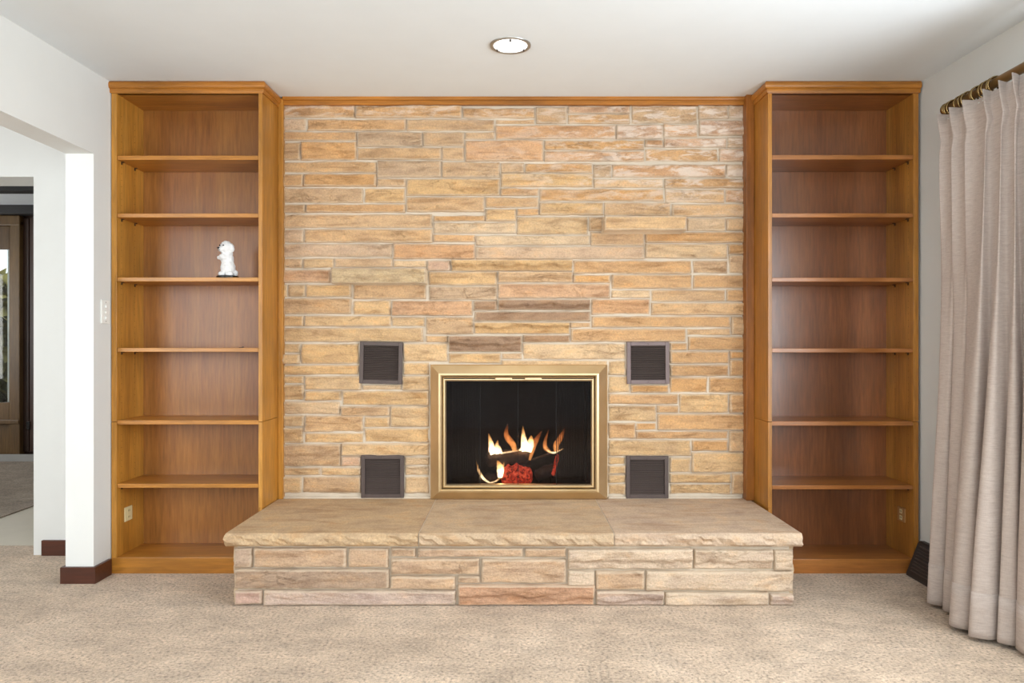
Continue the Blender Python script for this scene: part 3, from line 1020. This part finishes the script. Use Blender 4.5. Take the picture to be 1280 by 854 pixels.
def fp(zx, zy, Y=YFI):
    px, py = 580 + zx / 8.543, 520 + zy / 8.543
    return Vector((wx(px, Y), Y, wz(py, Y)))


zfloor = FZ0
gr = thing('fire_grate', 'black iron fire grate under the burning logs', 'grate', (wx(650, YFI), YFI, zfloor))
for k in range(7):
    xx = wx(606 + k * 14, YFI)
    tube('bar', [(xx, YFI - .10, zfloor + .055), (xx, YFI - .08, zfloor + .02), (xx, YFI + .12, zfloor + .02), (xx, YFI + .14, zfloor + .06)], .006, M['iron'], gr, 6)
for yy in (YFI - .06, YFI + .10):
    tube('cross_bar', [(wx(604, YFI), yy, zfloor + .012), (wx(692, YFI), yy, zfloor + .012)], .006, M['iron'], gr, 6)
for xx in (wx(612, YFI), wx(686, YFI)):
    for yy in (YFI - .06, YFI + .10):
        tube('leg', [(xx, yy, zfloor), (xx, yy, zfloor + .014)], .006, M['iron'], gr, 6)
adopt(gr)


def log(name, a, b_, r0, mat, label, seed, seg=14, n=22, taper=0.12):
    a, b_ = Vector(a), Vector(b_)
    pts_ = [a.lerp(b_, i / n) for i in range(n + 1)]
    rs = []
    for i in range(n + 1):
        e = min(i, n - i) / n
        rs.append(r0 * (1 if e > taper else .35 + .65 * math.sqrt(max(0, 1 - (1 - e / taper) ** 2))))
    v, f = tube_data(pts_, rs, seg)
    out = []
    axis = (b_ - a).normalized()
    for q in v:
        t = (q - a).dot(axis)
        c = a + axis * t
        d = q - c
        k = 1 + .30 * mnoise.noise(q * 30 + Vector((seed, 0, 0))) + .18 * mnoise.noise(q * 75)
        out.append(c + d * k)
    o = mesh_obj(name, out, f, mat, None, True)
    tag(o, label, 'log')
    return o


log('firewood_log', fp(225, 470), fp(700, 415), .040, M['bark'], 'charred split log across the top of the fire', 3)
log('firewood_log', fp(390, 545, YFI + .085), fp(720, 510, YFI + .085), .020, M['bark'], 'thin charred log between the top log and the embers', 5)
log('glowing_log', fp(395, 650, YFI - .02), fp(730, 635, YFI - .02), .056, M['ember'], 'red glowing log burning to embers low in the fire', 8, 18, 34, .3)
log('firewood_stick', fp(715, 480, YFI - .01), fp(1060, 350, YFI + .02), .008, M['bark'], 'thin charred stick leaning out of the fire', 11, 8)
log('firewood_log', fp(760, 640, YFI + .05), fp(990, 560, YFI + .05), .034, M['bark'], 'short dark log beside the glowing log', 13)
log('glowing_stick', fp(950, 640, YFI), fp(1000, 410, YFI), .010, M['ember'], 'small red ember stick hanging beside the fire', 17, 8)
log('firewood_log', fp(150, 700, YFI + .04), fp(420, 640, YFI + .04), .030, M['bark'], 'dark log end under the flames beside the glowing log', 19)

fire = thing('fire', 'orange and white flames burning over the logs', 'fire', (wx(648, YFI), YFI, zfloor))


def flame(pts_, radii, mat, Y=YFI - .04):
    P_ = [fp(a, b_, Y) for a, b_ in pts_]
    # Catmull-Rom resample
    out, rr = [], []
    n = len(P_)
    for i in range(n - 1):
        p0_, p1_, p2_, p3_ = P_[max(i - 1, 0)], P_[i], P_[i + 1], P_[min(i + 2, n - 1)]
        for s in range(5):
            t = s / 5
            out.append(0.5 * (2 * p1_ + (p2_ - p0_) * t + (2 * p0_ - 5 * p1_ + 4 * p2_ - p3_) * t * t + (3 * p1_ - p0_ - 3 * p2_ + p3_) * t ** 3))
            rr.append(radii[i] * (1 - t) + radii[i + 1] * t)
    out.append(P_[-1])
    rr.append(radii[-1])
    s_ = 1 / 8.543 / F * Y
    tube('flame', out, [max(.0005, r_ * s_) for r_ in rr], mat, fire, 10)


H_, D_ = M['flame_hot'], M['flame_dim']
flame([(320, 405), (300, 350), (285, 280), (262, 185)], [42, 40, 26, 2], H_)
flame([(375, 402), (362, 350), (352, 310), (362, 255)], [40, 36, 22, 2], H_, YFI - .05)
flame([(275, 385), (272, 350), (266, 320)], [14, 14, 2], H_)
flame([(540, 375), (525, 310), (470, 240), (450, 180), (468, 85)], [24, 34, 36, 26, 4], D_)
flame([(660, 375), (650, 310), (636, 230), (630, 105)], [48, 46, 28, 2], H_)
flame([(690, 385), (705, 320), (715, 260), (718, 205)], [30, 42, 32, 3], H_, YFI - .05)
flame([(590, 370), (630, 340), (665, 330)], [6, 24, 30], H_)
flame([(700, 475), (738, 350), (770, 260), (830, 160)], [14, 26, 30, 4], D_)
flame([(925, 390), (870, 340), (868, 270), (905, 145)], [16, 26, 20, 2], D_)
flame([(985, 375), (985, 310), (1035, 225), (1078, 120)], [26, 34, 30, 3], D_)
flame([(860, 335), (905, 378), (965, 392), (1065, 348)], [6, 12, 12, 5], H_)
flame([(275, 716), (210, 670), (160, 590), (132, 488)], [8, 16, 16, 4], H_, YFI - .09)
flame([(275, 716), (340, 697), (390, 655)], [8, 10, 12], H_, YFI - .09)
flame([(385, 660), (388, 590), (380, 530), (355, 478)], [26, 40, 34, 6], H_, YFI - .09)
flame([(395, 640), (410, 570), (428, 490)], [20, 22, 3], H_, YFI - .09)
flame([(390, 400), (480, 385), (570, 372), (665, 348)], [10, 10, 9, 9], H_, YFI - .06)
adopt(fire)
ld = bpy.data.lights.new('fire_glow', 'POINT')
ld.energy, ld.color, ld.shadow_soft_size = 0.5, (1, .42, .12), .06
lo = bpy.data.objects.new('fire_glow', ld)
C.objects.link(lo)
lo.location = fp(600, 300, YFI - .06)

# ------------------------------------------------------------------ bronze wall vents
def vent(x0, x1, y0, y1, tilt, label, fmat='bronze'):
    Y = YS - .012
    X0, X1, Z0, Z1 = wx(x0, Y), wx(x1, Y), wz(y1, Y), wz(y0, Y)
    cx, cz = (X0 + X1) / 2, (Z0 + Z1) / 2
    root = thing('wall_vent', label, 'vent', (cx, Y, cz))
    w, h, t = (X1 - X0) / 2, (Z1 - Z0) / 2, .021
    bm = bmesh.new()
    for b_ in ((-w, -w + t, -.006, .012, -h, h), (w - t, w, -.006, .012, -h, h), (-w + t, w - t, -.006, .012, h - t, h), (-w + t, w - t, -.006, .012, -h, -h + t)):
        box_bm(bm, *b_, .002)
    bm_obj('frame', bm, M[fmat], root)
    box('backing', -w + t * .8, w - t * .8, .012, .016, -h + t * .8, h - t * .8, M['dark'], root)
    bm = bmesh.new()
    nz = 19
    for k in range(nz):
        z = -h + t + (k + .5) * (2 * h - 2 * t) / nz
        q = [(-w + t, -.001, z - .003), (w - t, -.001, z - .003), (w - t, .009, z + .0035), (-w + t, .009, z + .0035)]
        q2 = [(a, b_ + .0016, c_ - .001) for a, b_, c_ in q]
        vv = [bm.verts.new(p) for p in q + q2]
        for f_ in ((0, 1, 2, 3), (7, 6, 5, 4), (0, 4, 5, 1), (2, 6, 7, 3), (1, 5, 6, 2), (3, 7, 4, 0)):
            bm.faces.new([vv[i] for i in f_])
    lv = bm_obj('louvers', bm, M['bronze_in'], root)
    lv['kind'] = 'stuff'
    for sz in (1, -1):
        lathe('screw', [(.0035, -.0075), (.003, -.009), (.0005, -.0093)], (0, 0, sz * (h - t / 2)), M['bronze_in'], root, 8, 'Y')
    root.rotation_euler = (0, math.radians(tilt), 0)


vent(449.5, 503, 427.5, 480, 1.2, 'square bronze wall vent whose bottom edge hangs crooked, above another vent')
vent(451.5, 505, 569, 622.5, 0, 'square bronze wall vent by the hearth with scuffed louvers, below the crooked vent')
vent(783.5, 836.5, 427.5, 480, -.2, 'square bronze vent with paler purplish frame, set high beside the brass surround', 'bronze_pale')
vent(782.5, 835.5, 570, 623, 0, 'square bronze vent close above the hearth slab, under the paler vent')

# ------------------------------------------------------------------ bookcases
def crown(name, path, mat, parent, ztop_fn, closed_ends=True):
    """moulding swept along a plan path; path points (x, y, outx, outy)"""
    prof = [(0.0, -.055), (.006, -.055), (.008, -.045), (.008, -.036), (.014, -.034), (.018, -.030), (.020, -.022), (.020, -.012), (.016, -.005), (.012, 0), (0, 0)]
    verts, faces = [], []
    n = len(prof)
    for (x, y, ox, oy) in path:
        zt = ztop_fn(y) - .0015
        for d, z in prof:
            verts.append((x + ox * d, y + oy * d, zt + z))
    for i in range(len(path) - 1):
        for k in range(n):
            k2 = (k + 1) % n
            faces.append((i * n + k, i * n + k2, (i + 1) * n + k2, (i + 1) * n + k))
    faces.append(tuple(range(n - 1, -1, -1)))
    faces.append(tuple((len(path) - 1) * n + k for k in range(n)))
    return mesh_obj(name, verts, faces, mat, parent)


def bookcase(name, label, sgn, xo, xi, ys_list, mats, base_y):
    """xo: outer x (at the room wall), xi: inner face beside the stone"""
    mw, mx_, mb = mats
    root = thing(name, label, 'bookcase', ((xo + xi) / 2, YB + .13, 0))
    t = .020
    YE = YS
    zs = wz(527.5, YB)                       # joint between lower and upper units
    out_in = xo - sgn * .026                 # inner face of outer panel
    in_in = xi + sgn * t                     # inner face of inner panel
    for z0, z1 in ((.0, zs - .001), (zs + .001, 2.40)):
        box('side_panel', xo, out_in, YB, YE + .02, z0, z1, mw, root, .0015)
        if z0 == 0:
            z0 = HZ + .003
            box('side_panel', xi + sgn * .002, in_in, YB + .001, YE, 0, HZ + .002, mw, root)
        box('side_panel', xi, in_in, YB, YE + .02, z0, z1, mw, root, .0015)
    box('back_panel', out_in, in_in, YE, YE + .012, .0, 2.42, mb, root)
    ztp = wz(117, YB)
    box('top_panel', out_in, in_in, YB + .004, YE, ztp, ztp + .02, mx_, root)
    box('head_rail', xo, xi, YB - .001, YB + .02, ztp, zc(YB) - .004, mx_, root, .001)
    # base: plinth front and bottom board
    zb = wz(base_y, YB)
    box('bottom_board', out_in, in_in, YB + .002, YE, zb - .02, zb, mx_, root, .001)
    box('plinth', xo, in_in, YB - .003, YB + .016, 0, zb - .001, mx_, root, .002)
    for (y0, y1) in ys_list:
        z1, z0 = wz(y0, YB), wz(y1, YB)
        fixed = abs(y0 - 527) < 3
        sh = box('shelf', out_in - (0 if fixed else sgn * .001), in_in + (0 if fixed else sgn * .001), YB + .003, YE - .001, z0, z1, mx_, root, .0015)
        if fixed:
            continue
        for yy in (YB + .045, YB + .17):
            for side_x, dr_ in ((out_in, -sgn), (in_in, sgn)):
                bm = bmesh.new()
                box_bm(bm, side_x, side_x + dr_ * .013, yy - .004, yy + .004, z0 - .004, z0)
                box_bm(bm, side_x, side_x + dr_ * .004, yy - .004, yy + .004, z0 - .014, z0 - .004)
                bm_obj('shelf_pin', bm, M['pin'], root)
    # drilled pin holes on the inner faces
    bm = bmesh.new()
    for side_x, dr_ in ((out_in, -sgn), (in_in, sgn)):
        for yy in (YB + .045, YB + .17):
            z = .30
            while z < 2.3:
                if abs(z - zs) > .05:
                    box_bm(bm, side_x + dr_ * .0002, side_x + dr_ * .0008, yy - .0014, yy + .0014, z - .0014, z + .0014)
                z += .032
    ho = bm_obj('pin_holes', bm, M['pin'], root)
    ho['kind'] = 'stuff'
    # crown moulding with its return along the inner side
    crown('crown_moulding', [(xo + sgn * .006, YB, 0, -1), (xi, YB, -sgn, -1), (xi, YS - .03, -sgn, 0)], M['trimx'], root, zc)
    adopt(root)
    return root


LY = [(194.4, 199.6), (266.8, 271.8), (346.8, 351.8), (435, 440), (525.6, 530.8), (605, 610.2)]
RY = [(193.6, 199.2), (266.6, 271.6), (347.2, 352.2), (435.6, 440.8), (527, 532.4), (607, 612)]
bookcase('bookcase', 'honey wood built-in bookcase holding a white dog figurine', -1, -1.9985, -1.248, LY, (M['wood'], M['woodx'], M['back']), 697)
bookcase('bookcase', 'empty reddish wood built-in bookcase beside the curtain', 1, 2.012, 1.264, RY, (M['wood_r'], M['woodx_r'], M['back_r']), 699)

# outlets inside the bookcases
def outlet(x, yc, zc_, dirx, label, mat):
    r_ = thing('wall_outlet', label, 'outlet', (x, yc, zc_))
    box('plate', 0, dirx * .006, -.035, .035, -.036, .036, mat, r_, .002)
    for dz in (-.016, .016):
        o_ = box('receptacle', dirx * .006, dirx * .0075, -.012, .012, dz - .011, dz + .011, M['ivory'], r_, .0005)
        for dy in (-.005, .005):
            box('slot', dirx * .0075, dirx * .0079, dy - .0012, dy + .0012, dz - .004, dz + .005, M['dark'], o_)


outlet(-1.9725, 3.68, wz(642, 3.68), 1, 'ivory outlet plate low inside the bookcase with the figurine', M['ivory'])
outlet(1.986, 3.68, wz(643, 3.68), -1, 'tan outlet plate low inside the empty bookcase', M['tan_plastic'])

# light switch on the left wall
sw = thing('light_switch', 'white light switch plate on wall beside the bookcase', 'switch', (XL, 3.527, wz(390, 3.527)))
box('plate', 0, .006, -.036, .036, -.058, .058, M['white'], sw, .002)
for dz in (-.028, 0, .028):
    box('toggle', .006, .012, -.008, .008, dz - .008, dz + .006, M['white'], sw, .002)
for dz in (-.046, .046):
    lathe('screw', [(.003, .006), (.0028, .0072), (.0003, .0075)], (0, 0, dz), M['steel'], sw, 8, 'X')

# small dark trinket on the fourth shelf
z4 = wz(435, YB)
tr_ = thing('shelf_clip', 'tiny dark loose shelf clip lying on the shelf below the figurine', 'clip', (wx(301, 3.60), 3.60, z4))
box('bracket', -.008, .008, -.006, .006, 0, .003, M['pin'], tr_, .0008)
box('peg', .006, .014, -.003, .003, .001, .007, M['pin'], tr_, .0008)

# ------------------------------------------------------------------ dog figurine
YDOG = 3.625
z3 = wz(346.8, YB)
dog = thing('dog_figurine', 'small white fluffy dog figurine standing upright on a black base', 'figurine', (wx(284, YDOG), YDOG, z3))
lathe('base', [(.052, 0), (.055, .003), (.055, .008), (.050, .011)], (.003, 0, 0), M['black'], dog, 28)
DS = .00406 * 1.0            # metres per px


def ell(bm, c, r, rot=0):
    m_ = Matrix.Translation(c) @ Matrix.Rotation(rot, 4, 'Y') @ Matrix.Diagonal((*r, 1))
    bmesh.ops.create_icosphere(bm, subdivisions=3, radius=1, matrix=m_)


bm = bmesh.new()
ell(bm, (.004, 0, .050), (.036, .034, .046))          # haunches / skirt of fur
ell(bm, (.002, .0, .090), (.030, .028, .050), -.06)      # torso
ell(bm, (.000, 0, .125), (.028, .026, .026))             # neck ruff
ell(bm, (-.002, 0, .153), (.036, .034, .032))            # head
ell(bm, (-.020, -.012, .145), (.021, .020, .016))        # muzzle
ell(bm, (-.004, 0, .172), (.024, .024, .016))            # topknot
ell(bm, (.027, -.010, .152), (.012, .012, .022), -.25)  # ear
ell(bm, (-.024, .016, .156), (.010, .012, .020), .2)   # other ear
ell(bm, (-.026, -.014, .101), (.020, .012, .012), .2)   # raised paw
ell(bm, (-.012, -.024, .104), (.020, .012, .014), .5)
ell(bm, (-.018, -.020, .020), (.018, .016, .014))        # feet
ell(bm, (.020, -.022, .020), (.018, .016, .014))
ell(bm, (.036, .012, .026), (.014, .014, .016))          # tail tuft
body = bm_obj('body', bm, M['porcelain'], dog, True)
rm = body.modifiers.new('remesh', 'REMESH')
rm.mode = 'VOXEL'
rm.voxel_size = .0035
rm.use_smooth_shade = True
tx = bpy.data.textures.new('fur', 'CLOUDS')
tx.noise_scale = .010
dm = body.modifiers.new('fur', 'DISPLACE')
dm.texture = tx
dm.strength = .005
dm.mid_level = .5
bm = bmesh.new()
ell(bm, (-.033, -.027, .150), (.0075, .006, .005))
bm_obj('nose', bm, M['black'], dog, True)
for c in ((-.026, -.030, .1615), (-.006, -.0345, .1620)):
    bm = bmesh.new()
    ell(bm, c, (.0038, .003, .0038))
    bm_obj('eye', bm, M['black'], dog, True)
bm = bmesh.new()
ell(bm, (-.031, -.028, .1405), (.0075, .004, .0022))
bm_obj('mouth', bm, M['black'], dog, True)

# ------------------------------------------------------------------ recessed downlight
zl = zc(3.12)
YL = (zl - EYE) * F / (VY - 56)
XLt = wx(638, YL)
lamp = thing('recessed_downlight', 'round recessed ceiling downlight with steel rim, lit', 'downlight', (XLt, YL, zc(YL)))
lathe('rim', [(.072, .004), (.0735, -.006), (.080, -.009), (.088, -.006), (.089, .001), (.085, .004)], (0, 0, 0), M['steel'], lamp, 40)
lathe('lens', [(.073, .003), (.073, -.004), (.060, -.009), (.03, -.012), (.002, -.013)], (0, 0, 0), M['lamp'], lamp, 40)
for a in (270, 30, 150):
    th = math.radians(a)
    cx, cy = .066 * math.cos(th), .066 * math.sin(th)
    box('clip', cx - .004, cx + .004, cy - .006, cy + .006, -.0145, -.006, M['register'], lamp, .001)
ld = bpy.data.lights.new('downlight_beam', 'SPOT')
ld.energy, ld.spot_size, ld.spot_blend, ld.shadow_soft_size, ld.color = 10, math.radians(120), .9, .06, (1, .95, .86)
lo = bpy.data.objects.new('downlight_beam', ld)
C.objects.link(lo)
lo.location = (XLt, YL, zc(YL) - .03)

# ------------------------------------------------------------------ floor register at the right wall
reg = thing('floor_register', 'dark metal baseboard register on the right wall behind the curtain', 'register', (XR, 3.25, 0))
ry0, ry1 = 2.87, 3.555
prof = [(XR, .168), (XR - .020, .168), (XR - .030, .160), (XR - .088, .012), (XR - .088, 0), (XR, 0)]
vv = [(x, y, z) for y in (ry0, ry1) for x, z in prof]
n = len(prof)
mesh_obj('housing', vv, [(k, (k + 1) % n, n + (k + 1) % n, n + k) for k in range(n)] + [tuple(range(n)), tuple(range(2 * n - 1, n - 1, -1))], M['register'], reg)
for k in range(9):
    t0 = (k + .8) / 10.2
    xa, za = XR - .030 - .058 * t0, .160 - .148 * t0
    vq = []
    for y in (ry0 + .03, ry1 - .03):
        vq += [(xa + .002, y, za + .003), (xa - .007, y, za + .002), (xa - .007, y, za - .001), (xa + .002, y, za - .002)]
    mesh_obj('slat', vq, [(0, 1, 5, 4), (1, 2, 6, 5), (2, 3, 7, 6), (3, 0, 4, 7), (0, 3, 2, 1), (4, 5, 6, 7)], M['bronze_in'], reg)
adopt(reg)

# ------------------------------------------------------------------ curtain rod, rings, curtain
RX, RZ = 1.93, 2.183
rod = thing('curtain_rod', 'antique brass curtain rod with rounded end cap above the window', 'curtain rod', (RX, 3.2, RZ))
tube('pole', [(RX, 3.19, RZ), (RX, -.15, RZ)], .019, M['rodwood'], rod, 20)
lathe('finial', [(.020, -.012), (.024, -.008), (.024, .0), (.018, .004), (.018, .008), (.026, .014), (.029, .022), (.026, .031), (.014, .037), (.001, .039)], (RX, 3.185, RZ), M['rodm'], rod, 24, 'Y')
for yb2 in (3.165, 1.2, -.05):
    tube('bracket', [(XR - .002, yb2, RZ - .03), (RX + .03, yb2, RZ - .03), (RX, yb2, RZ - .018)], .007, M['rodm'], rod, 8)
adopt(rod)


def torus(name, c, R_, r_, mat, tilt=0, parent=None, seg=24, ss=8):
    v, f = [], []
    for i in range(seg):
        th = 2 * math.pi * i / seg
        for k in range(ss):
            ph = 2 * math.pi * k / ss
            rr = R_ + r_ * math.cos(ph)
            v.append((rr * math.cos(th), r_ * math.sin(ph), rr * math.sin(th)))
    for i in range(seg):
        for k in range(ss):
            f.append((i * ss + k, ((i + 1) % seg) * ss + k, ((i + 1) % seg) * ss + (k + 1) % ss, i * ss + (k + 1) % ss))
    o_ = mesh_obj(name, v, f, mat, parent, True)
    o_.location = c
    o_.rotation_euler = (0, 0, tilt)
    return o_


ring_y = [RX * F / (q - VX) for q in (1190, 1193.5, 1202, 1207, 1212, 1221, 1225, 1232, 1237, 1241.5, 1246)]
for k, yy in enumerate(ring_y):
    o_ = torus('curtain_ring', (RX, yy, RZ - .0095), .033, .0038, M['rodm'], R.uniform(-.25, .25))
    lb = 'brass curtain ring on the rod between other rings'
    if k == 0:
        lb = 'brass curtain ring next to the rod end cap'
    if k == len(ring_y) - 1:
        lb = 'brass curtain ring beside the bare stretch of rod'
    tag(o_, lb, 'curtain ring', 'brass rings on the curtain rod')
    eye = torus('eyelet', (0, 0, -.041), .006, .0016, M['rodm'], 0, o_, 12, 6)

hem = [(3.15, 1.93), (3.125, 1.80), (3.085, 1.82), (3.07, 1.90), (3.04, 1.815), (3.0, 1.83), (2.985, 1.91), (2.945, 1.80), (2.865, 1.738), (2.815, 1.78), (2.835, 1.865), (2.765, 1.75), (2.725, 1.795),
       (2.745, 1.885), (2.70, 1.818), (2.672, 1.868), (2.715, 1.935), (2.65, 1.85), (2.57, 1.855), (2.60, 1.95), (2.515, 1.87), (2.475, 1.93)]
cr = []
for i in range(len(hem) - 1):
    a, b_, c, d = [Vector((*hem[min(max(q, 0), len(hem) - 1)], 0)) for q in (i - 1, i, i + 1, i + 2)]
    for s in range(7):
        t = s / 7
        cr.append(0.5 * (2 * b_ + (c - a) * t + (2 * a - 5 * b_ + 4 * c - d) * t * t + (3 * b_ - a - 3 * c + d) * t ** 3))
cr.append(Vector((*hem[-1], 0)))
ZC0, ZC1 = .018, RZ - .036
rows = [0, .012, .03, .05] + [.08 + .92 * i / 34 for i in range(35)]
cv, cf = [], []
nU = len(cr)
for j, t in enumerate(rows):
    for i, p in enumerate(cr):
        u = i / (nU - 1)
        ytop = 3.165 + (p.x - 3.13) * 1.02
        ym = 3.165 - u * .66
        # top: gathered into regular pinch pleats
        ph = u * math.pi * 2 * 7
        pinch = math.exp(-((t - .945) / .018) ** 2)
        flare = max(0, (t - .955) / .045)
        pk = max(0.0, .5 + .5 * math.cos(ph))
        ex = 1.2 + 6 * pinch + 1.2 * flare
        ytop_p = .45 * ytop + .55 * ym + .010 * math.sin(ph) * (1 - pinch)
        xtop = RX - .024 - .030 * (1 - .25 * pinch + .35 * flare) * pk ** ex
        k = t ** .85
        k2 = min(1, (k * k * (3 - 2 * k) * .5 + k * .5) * 1.06)
        x = p.y * (1 - k2) + xtop * k2
        y = p.x * (1 - k2) + ytop_p * k2
        x += .006 * mnoise.noise(Vector((i * .14, t * 3.5, 1))) * (1 - t)
        z = ZC0 + (ZC1 - ZC0) * t + .004 * mnoise.noise(Vector((i * .1, 0, 7))) * (1 - t) + (.006 * math.cos(ph) * flare)
        cv.append((x, y, z))
for j in range(len(rows) - 1):
    for i in range(nU - 1):
        cf.append((j * nU + i, j * nU + i + 1, (j + 1) * nU + i + 1, (j + 1) * nU + i))
cur = thing('curtain', 'pale pinkish grey linen curtain with pinch pleats drawn aside', 'curtain', (1.84, 2.75, 0))
o = mesh_obj('cloth', cv, cf, M['fabric'], cur, True)
sm = o.modifiers.new('thickness', 'SOLIDIFY')
sm.thickness = .003
sm.offset = 0
hv = [cv[j * nU + i] for j in range(5) for i in range(nU)]
hf = [(j * nU + i, j * nU + i + 1, (j + 1) * nU + i + 1, (j + 1) * nU + i) for j in range(4) for i in range(nU - 1)]
o = mesh_obj('hem', hv, hf, M['fabric'], cur, True)
sm = o.modifiers.new('thickness', 'SOLIDIFY')
sm.thickness = .0065
sm.offset = 0
# white hooks behind the heading
for yy in ring_y:
    tube('hook', [(RX - .004, yy, RZ - .047), (RX - .03, yy, RZ - .06)], .0018, M['white'], cur, 6)
adopt(cur)
